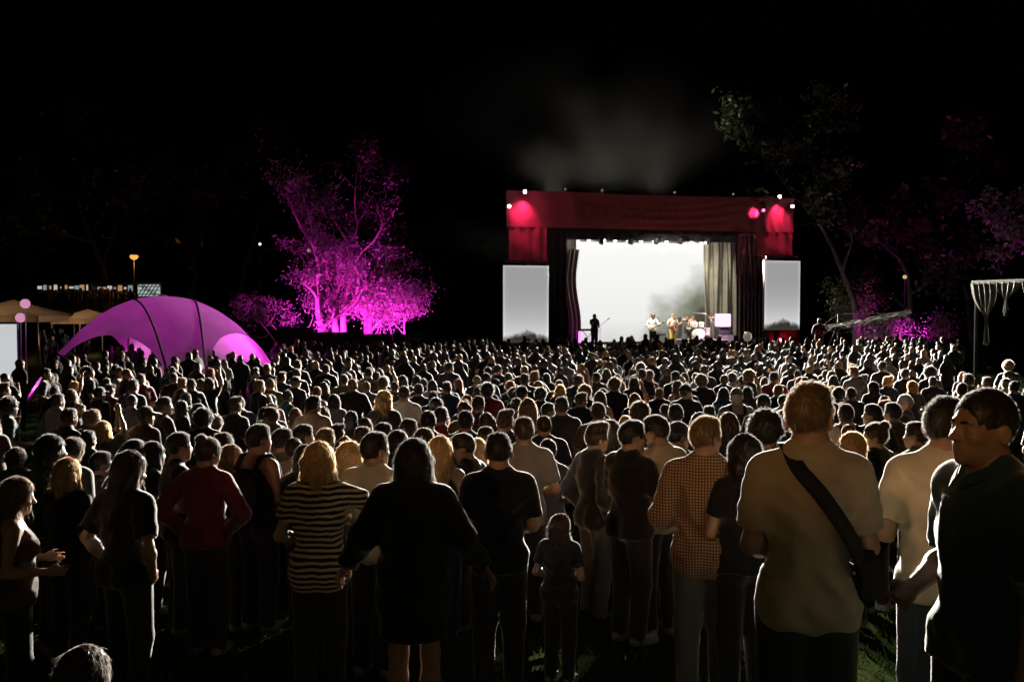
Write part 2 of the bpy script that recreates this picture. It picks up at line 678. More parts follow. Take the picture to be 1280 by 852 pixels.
# black header below the banner and black side legs
zHead = Zs(300, 780, 4.4)
MB().grid(lambda u, v: (sL - .9 + (sR - sL + 1.6) * u, .55 + .05 * math.sin(u * 90), zBan + .1 - (zBan - Zs(292, 800, .5) + .1) * v), 160, 4).build('header_drape', M_drape, st, True)
rs = S(919, 4.4)
ls = S(722, 6.6)
MB().grid(lambda u, v: (sL - .9 + (S(707, 1.6) - sL + .9) * u, 1.6 + .06 * math.sin(u * 42), FLOOR + .01 + (zHead + .6 - FLOOR) * v), 60, 4).build('side_drape', M_drape, st, True)
MB().grid(lambda u, v: (S(921, 1.6) + (sR + 1.0 - S(921, 1.6)) * u, 1.6 + .06 * math.sin(u * 50), .01 + (zHead + .6) * v), 60, 4).build('side_drape', M_drape, st, True)
MB().grid(lambda u, v: (3.1 + (SLEN - 3.6) * u, DECK - .2 + .06 * math.sin(u * 150), .02 + (tops - .1) * v), 200, 4).build('back_drape', M_drape, st, True)
MB().grid(lambda u, v: (ls - 2.2 + (rs - ls + 4.2) * u, 4.2 + .04 * math.sin(u * 120), Zs(301, 800, 4.2) + 1.7 * v), 120, 3).build('border_drape', M_drape, st, True)
# red cloth: long banner across the top and the two tower wraps
M_red = mat('red_cloth', (.17, .030, .036), rough=.75, noise=.22, nscale=1.3, bump=.15, bscale=22, sheen=.25, spec=.3)


def banner(u, v):
    s = .02 + (SLEN - .04) * u
    px = 632 + 358 * u
    zt = zTop + (zTopR - zTop) * u
    zb = zBan
    z = zb + (zt - zb) * v
    x = (u - .20) / .62
    d = -.06 + .02 * math.sin(u * 70 + v * 3)
    if 0 < x < 1:
        for q, amp in ((.55, .10), (.80, .08), (.30, .06), (1.02, .06)):
            sag = q - .75 * (1 - (2 * x - 1) ** 2) * (.55 + .3 * q) * .5
            d -= amp * math.exp(-((v - sag) / .07) ** 2) * (math.sin(math.pi * x) * .4 + .6 * x ** 3)
        z -= .05 * math.sin(math.pi * x) * v
    elif x >= 1:
        d -= .05 * math.sin((u * 190) + 2 * math.sin(v * 4)) * (1 - v) ** .4
    return (s, d, z)


bn = MB().grid(banner, 260, 40).build('banner', M_red, st, True)
# faint dark lettering printed across the banner
tcv = bpy.data.curves.new('lettering', 'FONT')
tcv.body = 'SONNENROT'
tcv.size = 1.0
tcv.extrude = .004
to = bpy.data.objects.new('lettering_source', tcv)
COL.objects.link(to)
bpy.context.view_layer.update()
tm = bpy.data.meshes.new_from_object(to.evaluated_get(bpy.context.evaluated_depsgraph_get()))
bpy.data.objects.remove(to)
cs = np.array([v.co[:] for v in tm.vertices])
x0, x1 = cs[:, 0].min(), cs[:, 0].max()
sa, sb = S(716), S(850)
zl = zBan + .50
for v in tm.vertices:
    s_ = sa + (v.co.x - x0) / (x1 - x0) * (sb - sa)
    z_ = zl + v.co.y * 1.05
    vv = (z_ - zBan) / (zTop - zBan)
    v.co = (s_, banner(s_ / SLEN, vv)[1] - .035 - v.co.z, z_)
tm.name = 'lettering'
tm.materials.append(mat('dark_red_print', (.115, .022, .026), rough=.8, noise=.1))
link('lettering', tm, bn)
for s0, s1, z0, z1 in ((S(636), S(683), Zs(326, 660), zBan + .05), (S(944), S(989), Zs(321, 975), zBan + .05)):
    MB().grid(lambda u, v: (s0 + (s1 - s0) * u, -.02 + .03 * math.sin(u * 22) + .02 * math.sin(v * 9 + u * 4), z0 + (z1 - z0) * v), 40, 16).build('tower_wrap', M_red, st, True)
s0, s1 = S(958), S(999)
MB().grid(lambda u, v: (s0 + (s1 - s0) * u, -.02 + .035 * math.sin(u * 19), .03 + (Zs(411, 976) - .03) * v), 40, 10).build('tower_wrap', M_red, st, True)
s0, s1 = S(632), S(685)
MB().grid(lambda u, v: (s0 + (s1 - s0) * u, -.02 + .035 * math.sin(u * 19), .03 + (Zs(429, 655) - .06) * v), 40, 10).build('tower_wrap', M_red, st, True)


# ---- glow wall at the back: lit stage smoke painted as emission (white cloud, murky lower right)
def screen_material(name, kind, s):
    m = bpy.data.materials.new(name)
    m.use_nodes = True
    nt = m.node_tree
    nt.nodes.clear()
    o = nt.nodes.new('ShaderNodeOutputMaterial')
    e = nt.nodes.new('ShaderNodeEmission')
    tc = nt.nodes.new('ShaderNodeTexCoord')
    sp = nt.nodes.new('ShaderNodeSeparateXYZ')
    nt.links.new(tc.outputs['Generated'], sp.inputs[0])
    nz = nt.nodes.new('ShaderNodeTexNoise')
    nz.inputs['Scale'].default_value = 5.0 if kind == 'wall' else 9.0
    nz.inputs['Detail'].default_value = 6
    nt.links.new(tc.outputs['Generated'], nz.inputs['Vector'])

    def math_(op, a, b, c=None):
        n = nt.nodes.new('ShaderNodeMath')
        n.operation = op
        for i, v in enumerate((a, b, c)):
            if v is None:
                continue
            if isinstance(v, (int, float)):
                n.inputs[i].default_value = v
            else:
                nt.links.new(v, n.inputs[i])
        return n.outputs[0]
    X, Z = sp.outputs['X'], sp.outputs['Z']
    cr = nt.nodes.new('ShaderNodeValToRGB')
    if kind == 'wall':
        # distance from the lower right corner, broken up by noise
        dx = math_('MULTIPLY', math_('SUBTRACT', 1.02, X), 1.0)
        dz = math_('MULTIPLY', math_('SUBTRACT', Z, -.02), .78)
        rr = math_('SQRT', math_('ADD', math_('MULTIPLY', dx, dx), math_('MULTIPLY', dz, dz)), 0)
        v = math_('ADD', rr, math_('MULTIPLY', math_('SUBTRACT', nz.outputs['Fac'], .5), .36))
        el = cr.color_ramp.elements
        el[0].position, el[0].color = .14, (.022, .020, .008, 1)
        el[1].position, el[1].color = .60, (1.0, 1.0, .99, 1)
        for ps, c in ((.28, (.10, .10, .06, 1)), (.38, (.30, .31, .24, 1)), (.48, (.62, .64, .58, 1))):
            q = el.new(ps)
            q.color = c
        nt.links.new(v, cr.inputs[0])
        grad = math_('MULTIPLY_ADD', math_('SUBTRACT', Z, .5), .16, .98)
        bot = math_('MULTIPLY', math_('MAXIMUM', math_('SUBTRACT', .22, Z), 0), -1.3)
        g2 = math_('ADD', grad, math_('MULTIPLY', bot, nz.outputs['Fac']))
    else:
        # soft dark heads along the foot of the picture, pale rim all round
        wv = math_('MULTIPLY', math_('ABSOLUTE', math_('SUBTRACT', X, .52), 0), -.16)
        th = math_('ADD', math_('ADD', .13, wv), math_('MULTIPLY', math_('SUBTRACT', nz.outputs['Fac'], .5), .16))
        v = math_('ADD', math_('SUBTRACT', Z, th), .5)
        el = cr.color_ramp.elements
        el[0].position, el[0].color = .465, (.055, .05, .04, 1)
        el[1].position, el[1].color = .535, (1.0, 1.0, 1.0, 1)
        q = el.new(.50)
        q.color = (.34, .34, .32, 1)
        nt.links.new(v, cr.inputs[0])
        ex = math_('MULTIPLY', math_('ABSOLUTE', math_('SUBTRACT', X, .5), 0), 2)
        ez = math_('MULTIPLY', math_('ABSOLUTE', math_('SUBTRACT', Z, .5), 0), 2)
        edge = math_('MAXIMUM', math_('POWER', ex, 22), math_('POWER', ez, 40))
        lo = math_('POWER', math_('SUBTRACT', 1, Z), 3)
        g2 = math_('ADD', math_('MULTIPLY_ADD', edge, .45, .47), math_('MULTIPLY', lo, .62))
    em = nt.nodes.new('ShaderNodeVectorMath')
    em.operation = 'SCALE'
    nt.links.new(cr.outputs[0], em.inputs[0])
    nt.links.new(g2, em.inputs['Scale'])
    nt.links.new(em.outputs[0], e.inputs['Color'])
    e.inputs['Strength'].default_value = s
    nt.links.new(e.outputs[0], o.inputs['Surface'])
    return m


EXP = 2 ** -3.0
wl0, wl1 = S(721, 6.8), S(897, 6.8)
wz0, wz1 = FLOOR + .15, Zs(296, 800, 6.8)
vw = empty('smoke_glow_wall', W((wl0 + wl1) / 2, 6.9, FLOOR), SRZ, 'huge white glowing wall standing in for lit smoke at the stage back', 'screen')  # added glowing sheet in place of brightly lit smoke
MB().box((0, .14, (wz0 + wz1) / 2 - FLOOR), (wl1 - wl0 + .1, .2, wz1 - wz0 + .1), chamfer=.02).build('frame', M_black, vw)
MB().grid(lambda u, v: ((wl1 - wl0) * (u - .5), 0, wz0 - FLOOR + (wz1 - wz0) * v), 2, 2).build('screen', screen_material('smoke_glow_emission', 'wall', .92 * EXP), vw)
MB().tube([(-2.5, .2, .02), (-2.5, .2, .6)], .06, 6).tube([(2.5, .2, .02), (2.5, .2, .6)], .06, 6).build('support', M_black, vw)

# side screens on the towers
M_side = screen_material('side_screen_picture', 'side', .70 * EXP)
for p0, p1, y0, y1, lab in ((629, 685.5, 332, 428, 'tall white glowing screen on the stage left tower, larger of the two'),
                            (955.5, 999.5, 326, 412, 'tall white glowing screen on the stage right tower above red cloth')):
    a, b = S(p0, -.3), S(p1, -.3)
    z0, z1 = Zs(y1, (p0 + p1) / 2, -.3), Zs(y0, (p0 + p1) / 2, -.3)
    sc_ = empty('side_screen', W((a + b) / 2, -.3, z0), SRZ, lab, 'screen', 'side screens of the stage')
    w_, h_ = b - a, z1 - z0
    MB().box((0, .075, h_ / 2), (w_ + .06, .14, h_ + .06), chamfer=.015).build('frame', M_black, sc_)
    MB().grid(lambda u, v: (w_ * (u - .5), 0, h_ * v), 2, 2).build('screen', M_side, sc_)
    MB().tube([(0, .1, h_), (0, .1, h_ + .35)], .05, 6).box((0, .1, h_ + .2), (w_ * .9, .12, .14)).build('hanging_bracket', M_black, sc_)

# curtains inside the stage
M_curt = mat('olive_backdrop', (.12, .112, .082), rough=.6, noise=.25, nscale=1.6, bump=.2, bscale=9, sheen=.2, spec=.35)
c0, c1 = S(879, 5.6), S(920, 5.6)
cz = Zs(300, 900, 5.6)


def curt(u, v):
    f = .10 * math.sin(u * 19 + .8 * math.sin(v * 4)) + .05 * math.sin(u * 47 + 2 * v) + .04 * math.sin(v * 8 + u * 9)
    return (c0 + (c1 - c0) * u + .05 * math.sin(v * 5 + u * 7), 5.6 - f, FLOOR + .01 + (cz - FLOOR) * v)


cu = MB().grid(curt, 90, 50).build('stage_curtain', M_curt, None, True)
cu.location, cu.rotation_euler = stage_loc, (0, 0, SRZ)
tag(cu, 'crumpled olive grey curtain hanging right of the white smoke glow', 'curtain')
c2, c3 = S(709, 5.0), S(723, 5.0)
cu = MB().grid(lambda u, v: (c2 + (c3 - c2) * u + .12 * math.sin(v * 7), 5.0 + .10 * math.sin(u * 17 + v * 3), FLOOR + .01 + (Zs(312, 715, 5) - FLOOR) * v), 30, 30).build('stage_curtain', M_curt, None, True)
cu.location, cu.rotation_euler = stage_loc, (0, 0, SRZ)
tag(cu, 'narrow wrinkled grey curtain hanging left of the white smoke glow', 'curtain')

# lamps hanging from the middle truss; they throw the light that rims the crowd
WARMW = (1.0, .93, .80)
BLIND = 38000


def stage_light(s, t, z, label, power, target, col=WARMW, angle=75, r=.17):
    q = W(s, t, z)
    o = empty('stage_light', q, SRZ, label, 'stage light', 'lamps hanging from the stage truss')
    d = (Vector(target) - q).normalized()
    dl = Matrix.Rotation(-SRZ, 3, 'Z') @ d
    rot = dl.to_track_quat('Z', 'Y').to_matrix()
    MB().lathe([(.06, -.30), (r * .8, -.26), (r, -.1), (r, .10), (r * .94, .10), (r * .9, .05)], (0, 0, 0), 16, rot).build('housing', M_black, o, True)
    MB().lathe([(r * .88, .055), (r * .88, .06)], (0, 0, 0), 16, rot).build('lens', emission('lens_white', col, 18), o)
    MB().tube([(-r - .03, 0, 0), (-r - .03, 0, r + .12), (r + .03, 0, r + .12), (r + .03, 0, 0)], .018, 5).tube([(0, 0, r + .12), (0, 0, tops - .35 - z)], .02, 5).build('yoke', M_black, o)
    lamp('stage_beam', 'SPOT', q + d * .2, power, col, r, target, angle, .5)
    return o


POS = ['leftmost above the smoke glow', 'second from the left above the smoke glow', 'third from the left above the smoke glow', 'second from the right above the smoke glow', 'rightmost, beside the olive curtain']
for i, px in enumerate((752, 788, 820, 850, 884)):
    s_ = S(px, 4.0)
    stage_light(s_, 4.0, Zs(302, px, 4.0), 'black stage lamp hanging ' + POS[i], 30, W(s_, 7.0, FLOOR + .6), r=.16)
# bar of bright lamps along the top of the smoke glow wall: the light that rims the crowd
q0, q1 = S(728, 5.3), S(872, 5.3)
zq = Zs(302, 800, 5.3)
o = empty('blinder_bar', W((q0 + q1) / 2, 5.3, zq), SRZ, 'row of glaring white lamps along the top edge of the smoke glow wall', 'stage light')
L_ = q1 - q0
MB().box((0, .10, .05), (L_ + .2, .12, .22), chamfer=.02).build('bar', M_black, o)
for i in range(9):
    x = -L_ / 2 + L_ * (i + .5) / 9
    MB().lathe([(.09, .03), (.085, -.03), (.05, -.05)], (x, .02, .05), 14, Matrix.Rotation(R(-90), 3, 'X')).build('lamp_glass', emission('blinder_glass', (1, .96, .88), 1.6), o)
for i, (tx, pw) in enumerate(((-34, .10), (-9, .36), (8, 1.15), (25, 1.1))):
    lamp('blinder_beam', 'SPOT', W(q0 + L_ * (i + .5) / 4, 5.05, zq + .03), BLIND * pw, WARMW, .10, (tx, 12, 2.4), 30, 1.0).scale = (2.6, 1, 1)
lamp('blinder_beam', 'SPOT', W(q0 + L_ * .8, 5.05, zq + .03), BLIND * .45, WARMW, .10, (17, 35, 1.6), 30, 1.0).scale = (2, 1, 1)
# four lamps standing on the front edge of the roof
for i, (px, tx) in enumerate(((706, -30), (752, -8), (842, 9), (915, 24))):
    s_ = S(px, -.1)
    zz = zTop + (zTopR - zTop) * s_ / SLEN + .12
    q = W(s_, -.1, zz)
    o = empty('roof_lamp', q, SRZ, 'small white lamp on the front edge of the stage roof, ' + ('leftmost', 'second from left', 'third from left', 'rightmost')[i] + ' of four', 'stage light', 'lamps on the roof edge')
    rot = Matrix.Rotation(R(96), 3, 'X')
    MB().lathe([(.05, -.16), (.10, -.12), (.11, .06), (.10, .06), (.09, .03)], (0, 0, 0), 14, rot).build('housing', M_black, o, True)
    MB().lathe([(.035, .032), (.035, .036)], (0, 0, 0), 12, rot).build('lens', emission('roof_lens', (1, .95, .9), .07), o)
    MB().tube([(0, 0, -.02), (0, .02, -.16)], .02, 5).build('bracket', M_black, o)
    lamp('roof_beam', 'SPOT', q + Vector((0, -.20, 0)), BLIND * (.07, .38, 1.15, 1.1)[i], WARMW, .09, (tx, 11, 1.8), 34, 1.0).scale = (2.4, 1, 1)
    if i == 1:
        for k_ in (-.5, 2.5, 5.5):
            lamp('smoke_fill', 'SPOT', q + VS * 6.5 + US * k_ + Vector((0, 0, .6)), 140, (1, .95, .85), .5, q + VS * 6.5 + US * k_ + Vector((0, 0, 8)), 150, 1.0)  # added upward spots with no fixtures, to make the smoke glow
# added fill spots with no fixtures, to brighten musicians and curtains
lamp('stage_fill', 'SPOT', W(S(800, 1.0), 1.2, Zs(300, 800, 1.2) - .05), 520, WARMW, .3, W(S(850, 6), 6, FLOOR + .6), 95, .6)
lamp('stage_fill', 'SPOT', W(S(890, 2.5), 2.5, Zs(306, 890, 2.5)), 45, (1, .95, .78), .3, W(S(900, 5.6), 5.6, FLOOR + 2.2), 80, .6)

# the small pink lamps that graze the red cloth
PINK = (1.0, .07, .28)


def cloth_lamp(px, py, t, target, power, lab, col=(1, .75, .95), beam=PINK, parent=None, angle=95):
    q = W(S(px, t), t, Zs(py, px, t))
    o = empty('banner_lamp', q, SRZ, lab, 'lamp', 'small lamps on the red cloth')
    MB().lathe([(.05, -.10), (.085, -.08), (.085, .06), (.07, .06)], (0, 0, 0), 12, Matrix.Rotation(R(100), 3, 'X')).build('housing', M_black, o, True)
    MB().lathe([(.02, -.075), (.06, -.05), (.075, 0), (.06, .05), (.02, .075)], (0, -.09, 0), 12).build('bulb', emission('bulb_' + lab[-14:], col, 6), o, True)
    MB().tube([(0, 0, 0), (0, -t - .05, .05)], .02, 5).build('arm', M_black, o)
    lamp('banner_beam', 'SPOT', q + Vector((0, -.14, -.13)), power, beam, .05, target, angle, 1.0)


cloth_lamp(655.5, 240, -.45, W(S(655, 0), .1, Zs(275, 655)), 75, 'tiny white pink lamp on the top left corner of the banner', angle=74)
cloth_lamp(636, 258, -.55, W(S(665, 0), .1, Zs(262, 660)), 16, 'tiny pink lamp at the left edge of the banner', beam=(1, .1, .4), angle=120)
cloth_lamp(972, 246, -.45, W(S(972, 0), .1, Zs(280, 972)), 75, 'tiny white pink lamp on the top right corner of the banner', angle=74)
cloth_lamp(988, 258, -.45, at(1082, 400, 46.6), 800, 'tiny bright white lamp at the right end of the banner', col=(.9, .95, 1), beam=(.95, 1, .9), angle=52)
cloth_lamp(952, 263, -.40, W(S(940, 0), .1, Zs(266, 940)), 60, 'tiny pink lamp low on the banner near its right end', angle=60, col=(.16, .01, .05))
cloth_lamp(657, 428, -.5, W(S(657, 0), .1, Zs(400, 657) - 1.8), 20, 'tiny red lamp at the foot of the left screen', col=(1, .1, .2), beam=(1, .03, .08))
cloth_lamp(975, 425, -.6, W(S(975, 0), .1, Zs(424, 975)), 7, 'tiny red lamp on the red cloth below the right screen', col=(1, .1, .2), beam=(1, .03, .08))
lamp('banner_fill', 'SPOT', W(SLEN * .5, -5.5, 1.8), 21, (1, .58, .52), .2, W(SLEN * .5, 0, zTop - .6), 110, .9)  # added lamp with no fixture, lifts the whole banner

# magenta cube lamp on the amp rack, floor lamp in the left wing
def lampbox(px, py, w, h, t, lab, col, s):
    q = W(S(px, t), t, Zs(py + h / 2, px, t))
    k = q.y / FPX
    o = empty('cube_lamp', q, SRZ, lab, 'lamp')
    MB().box((0, 0, h * k / 2), (w * k, w * k, h * k), chamfer=.03).build('shade', emission('cube_lamp_pink', col, s), o)
    MB().box((0, 0, -.03), (w * k * .9, w * k * .9, .055), chamfer=.01).build('base', M_black, o)
    lamp('cube_glow', 'POINT', q + Vector((0, -w * k * .8, h * k * .5)), 40, col, .2)
    return q


cq = lampbox(903.5, 400, 15, 16, 3.6, 'glowing pink white cube lamp on the amplifier rack at stage right', (1, .55, .92), 1.7 * EXP)
k = cq.y / FPX
rk = empty('amplifier_rack', (cq.x, cq.y, FLOOR), SRZ, 'black amplifier rack carrying the pink cube lamp', 'amplifier')
hh = cq.z - FLOOR - .06
MB().box((.1, 0, hh * .3), (1.0, .55, hh * .6), chamfer=.03).build('cabinet', M_plastic, rk)
MB().box((.0, .02, hh * .8), (.75, .45, hh * .4 - .005), chamfer=.03).build('amplifier_head', M_plastic, rk)
MB().box((.1, -.29, hh * .3), (.9, .02, hh * .5), chamfer=.008).build('grille', mat('grille_cloth', (.10, .10, .095), rough=.9, noise=.3, nscale=60), rk)
pl = W(S(724.5, 3.5), 3.5, FLOOR)
o = empty('floor_lamp', pl, SRZ, 'small glowing magenta floor lamp at the left wing of the stage', 'lamp')
MB().box((0, 0, .55), (.12, .12, .62), chamfer=.03).build('light_tube', emission('magenta_tube', (1, .25, .85), 1.6 * EXP), o)
MB().lathe([(.16, 0), (.16, .04), (.05, .08), (.04, .24)], (0, 0, 0), 12).build('foot', M_black, o)
lamp('floor_glow', 'POINT', pl + Vector((.25, -.2, .6)), 3, MAG, .1)


# ------------------------------------------------------------------ equipment on stage
def mic_stand(px, t, lab, boom=True, h=1.5):
    q = W(S(px, t), t, FLOOR)
    o = empty('microphone_stand', q, SRZ, lab, 'microphone stand', 'microphone stands on the stage')
    b = MB().tube([(0, 0, .02), (0, 0, h * .75)], .014, 6)
    for a in (0, 2.1, 4.2):
        b.tube([(0, 0, .22), (.32 * math.cos(a), .32 * math.sin(a), .015)], .012, 5)
    b.build('stand', M_steel, o)
    MB().tube([(-.1, 0, h * .72), (.45 if boom else .06, 0, h)], .011, 5).build('boom', M_steel, o)
    MB().lathe([(.012, -.09), (.018, 0), (.03, .03), (.03, .06), (.01, .085)], (.45 if boom else .06, 0, h), 10, Matrix.Rotation(R(60), 3, 'Y')).build('microphone', M_plastic, o, True)


mic_stand(812, 3.0, 'slim microphone stand beside the bright guitarist')
mic_stand(836, 3.2, 'slim microphone stand beside the player in yellow trousers')
mic_stand(750, 2.6, 'slim microphone stand beside the dark singer')

dq = W(S(874, 4.2), 4.2, FLOOR)
dr = empty('drum_riser', dq, SRZ, 'low grey drum riser in front of the olive curtain', 'platform')
for i in range(5):
    MB().box((0, -.88 + .44 * i, .33), (2.5, .43, .04), chamfer=.008).build('plank', M_wood, dr)
MB().box((0, 0, .155), (2.4, 2.1, .305), chamfer=.01).build('frame', M_black, dr)
dk_ = empty('drum_kit', dq + Vector((0, 0, .355)), SRZ, 'white drum kit with raised cymbals on the drum riser', 'drum kit')
M_drum = mat('drum_shell', (.62, .58, .50), rough=.3, noise=.12, nscale=8)
M_skin = mat('drum_skin', (.75, .72, .66), rough=.5, noise=.08, nscale=10)
M_brass = mat('brass', (.72, .55, .22), rough=.25, metal=1, noise=.1, nscale=40)


def drum(name, c, r, L, tilt, axis_='X'):
    rot = Matrix.Rotation(R(tilt), 3, axis_)
    sh = MB().lathe([(r, -L / 2), (r * 1.02, -L / 2 + .02), (r * 1.02, L / 2 - .02), (r, L / 2)], c, 20, rot).build(name, M_drum, dk_, False)
    MB().lathe([(r * .96, L / 2 + .004), (r * .96, L / 2 + .008)], c, 20, rot).lathe([(r * .96, -L / 2 - .008), (r * .96, -L / 2 - .004)], c, 20, rot).build('skin', M_skin, sh)


drum('bass_drum', (-.25, -.45, .30), .29, .42, 90)
drum('rack_tom', (-.42, -.35, .80), .15, .22, 22)
drum('rack_tom', (-.05, -.35, .80), .15, .22, 22)
drum('floor_tom', (.42, -.1, .42), .20, .36, 5)
drum('snare_drum', (-.50, .15, .62), .17, .13, 4)
for c in ((-.85, -.15, 1.15), (.55, -.3, 1.25), (-.80, .25, .92), (.95, .0, 1.05)):
    rot = Matrix.Rotation(R(14), 3, 'X')
    cb = MB().lathe([(.26, 0), (.20, .012), (.06, .025), (.03, .05), (.01, .052)], c, 20, rot).build('cymbal', M_brass, dk_, True)
    b = MB().tube([(c[0], c[1], c[2]), (c[0], c[1], .25)], .012, 5)
    for a in (0, 2.1, 4.2):
        b.tube([(c[0], c[1], .3), (c[0] + .22 * math.cos(a), c[1] + .22 * math.sin(a), .01)], .01, 4)
    b.build('stand', M_steel, cb)
sq = W(S(868, 4.9), 4.9, FLOOR)
o = empty('drum_stool', dq + US * -.15 + VS * .55 + Vector((0, 0, .355)), SRZ, 'small round stool behind the drum kit', 'stool')
MB().lathe([(.15, .40), (.17, .41), (.17, .46), (.14, .48)], (0, 0, 0), 16).build('seat', M_plastic, o, True)
b = MB()
for a in (0.5, 2.6, 4.7):
    b.tube([(0, 0, .40), (.22 * math.cos(a), .22 * math.sin(a), .01)], .014, 5)
b.build('leg', M_steel, o)


def cabinet(px, t, w, h, lab, group='black amplifiers on the stage'):
    q = W(S(px, t), t, FLOOR)
    o = empty('amplifier', q, SRZ, lab, 'amplifier', group)
    MB().box((0, 0, h / 2), (w, .4, h), chamfer=.03).build('cabinet', M_plastic, o)
    MB().box((0, -.205, h * .45), (w * .86, .02, h * .72), chamfer=.008).build('grille', mat('grille_cloth', (.10, .10, .095)), o)
    MB().box((0, -.205, h * .92), (w * .86, .02, h * .09), chamfer=.006).build('control_panel', M_steel, o)
    MB().tube([(-.12, 0, h - .005), (-.10, 0, h + .05), (.10, 0, h + .05), (.12, 0, h - .005)], .014, 5).build('handle', M_black, o)


cabinet(824, 3.4, .62, .75, 'black guitar amplifier between the two standing guitarists')
cabinet(857, 5.2, .75, 1.55, 'tall black amplifier stack behind the drum kit')
tb = empty('boom_arm', W(S(905, 4.0), 4.0, FLOOR), SRZ, 'bright diagonal boom arm reaching over the drum kit', 'boom arm')
MB().tube([(.05, 0, .01), (-.15, 0, .75), (-1.05, .1, 1.75), (-1.8, .15, 1.80)], .035, 6).build('arm', M_steel, tb)
MB().lathe([(.25, 0.005), (.25, .03), (.05, .06)], (.05, 0, 0), 14).build('foot', M_black, tb)
# keyboard by the dark singer
kb = empty('keyboard', W(S(735, 3.2), 3.2, FLOOR), SRZ + .3, 'slim keyboard on crossed stand in the left stage wing', 'keyboard')
MB().box((0, 0, .93), (1.15, .32, .10), chamfer=.02).build('case', M_plastic, kb)
MB().box((0, -.07, .984), (1.05, .15, .008)).build('keys', M_skin, kb)
MB().tube([(-.4, .1, .01), (.4, .1, .875)], .018, 5).tube([(.4, -.1, .01), (-.4, -.1, .875)], .018, 5).build('stand', M_steel, kb)


# ------------------------------------------------------------------ fences
M_sheet = mat('fence_fabric', (.030, .034, .028), rough=.9, noise=.25, nscale=5, bump=.2, bscale=40)


def fence(x0, y0, x1, y1, h, lab, npan):
    a, b = Vector((x0, y0, 0)), Vector((x1, y1, 0))
    L = (b - a).length
    rz = math.atan2(y1 - y0, x1 - x0)
    o = empty('site_fence', (x0, y0, 0), rz, lab, 'fence', 'fences around the field')
    w = L / npan
    g0 = [ground(*(a + (b - a) * i / npan).xy) for i in range(npan + 1)]
    pm = MB().grid(lambda u, v: (.04 + (w - .08) * u, .015 * math.sin(u * 14 + v * 3), .08 + (h - .12) * v), 14, 5).mesh('fence_panel', True)
    pm.materials.append(M_sheet)
    fr = MB().tube([(.03, .03, .05), (.03, .03, h), (w - .03, .03, h), (w - .03, .03, .05)], .022, 5).mesh('panel_frame')
    fr.materials.append(M_black)
    ft = MB().box((0, 0, .06), (.22, .62, .12), chamfer=.02).mesh('foot')
    ft.materials.append(mat('concrete', (.28, .27, .25), rough=.9, noise=.2, nscale=20, bump=.3))
    for i in range(npan):
        q = link('fence_panel', pm, o, (w * i, 0, g0[i]))
        link('panel_frame', fr, q)
    for i in range(npan + 1):
        link('foot', ft, o, (w * i, 0, g0[i]))


def fpt(px, d):
    return ((px - 640) * d / FPX, d)


fence(*fpt(345, 51), *fpt(540, 50.5), 1.75, 'dark sheeted fence in front of the magenta trees', 4)
fence(*fpt(541, 50.5), *fpt(632, 49.5), 1.55, 'dark sheeted fence between magenta trees and stage', 2)
fence(*fpt(1073, 52), *fpt(1238, 50), 1.35, 'dark sheeted fence below the low bright bush', 3)
# ------------------------------------------------------------------ dome tent
tp = gat(204, 36)
TR, TH = 4.5, Vector((0, 0, zat(369.5, 36))).z - tp.z
TH -= .02
tent = empty('dome_tent', tp, 0, 'purple lit four-legged dome tent with dark seams, full of people', 'tent')
LEG = [R(-60), R(30), R(120), R(210)]


def tent_pt(th, u, off=0.0):
    """th: angle, u: 0 at the crown, 1 at the free edge"""
    k = min(LEG, key=lambda a: abs((th - a + math.pi) % (2 * math.pi) - math.pi))
    dl = abs((th - k + math.pi) % (2 * math.pi) - math.pi)
    w = R(6.5)
    x = max(0, (dl - w) / (math.pi / 4 - w))
    closed = R(30) < th % (2 * math.pi) < R(120)      # one side is closed by a wall
    um = 1 if closed else 1 - .36 * (1 - (1 - x) ** 2.4) ** .55
    rr = um * u
    z = TH * (1 - rr ** 2.2)
    z = max(z, .03) if dl > .2 else z
    rad = TR * rr * (1 - .05 * math.cos(4 * (th - LEG[0]) + math.pi) * rr * 0)
    fold = .02 * math.sin(rr * 34 + 5 * dl) * math.exp(-((1 - u) / .3) ** 2)
    n = Vector((math.cos(th), math.sin(th), .9)).normalized()
    return Vector((rad * math.cos(th), rad * math.sin(th), z)) + n * (off + fold)


M_tent = thin('tent_cloth', (.17, .115, .15), trans=.42, gloss=.02, noise=.16, nscale=1.4, tint=(.50, .36, .48))
for q in range(4):
    a0, a1 = LEG[q], LEG[q] + R(90)
    MB().grid(lambda u, v: tent_pt(a0 + (a1 - a0) * (.5 - .5 * math.cos(math.pi * u)), .02 + .98 * v), 56, 26).build('canopy_panel', M_tent, tent, True)
for k in (LEG[0], LEG[2]):
    for sd in (-1, 1):
        pth = []
        for i in range(26):
            r_ = .985 * i / 25
            w = (.23 - .115 * r_ ** 1.2) * sd
            x, y = r_ * math.cos(k) - w * math.sin(k), r_ * math.sin(k) + w * math.cos(k)
            rr = min(.995, math.hypot(x, y))
            pth.append(Vector((TR * x, TR * y, TH * (1 - rr ** 2.2) + .03)))
        MB().tube(pth, .04, 6).build('seam', mat('seam_webbing', (.05, .03, .045), rough=.8, noise=.2), tent, True)
MB().lathe([(.16, -.05), (.16, .02), (.05, .07)], (0, 0, TH), 14).build('crown_cap', M_tent, tent)
PUR = (1.0, .26, .76)
lamp('tent_glow', 'POINT', tp + Vector((-.3, .4, 1.5)), 10, PUR, .25)
lamp('tent_glow', 'POINT', tp + Vector((1.9, 2.0, 1.3)), 80, (1, .03, .92), .2)


def par(loc, target, power, lab, col=PUR, angle=110):
    uplight(loc, target, power, lab, col, angle, .1, 'purple lamps at the dome tent')


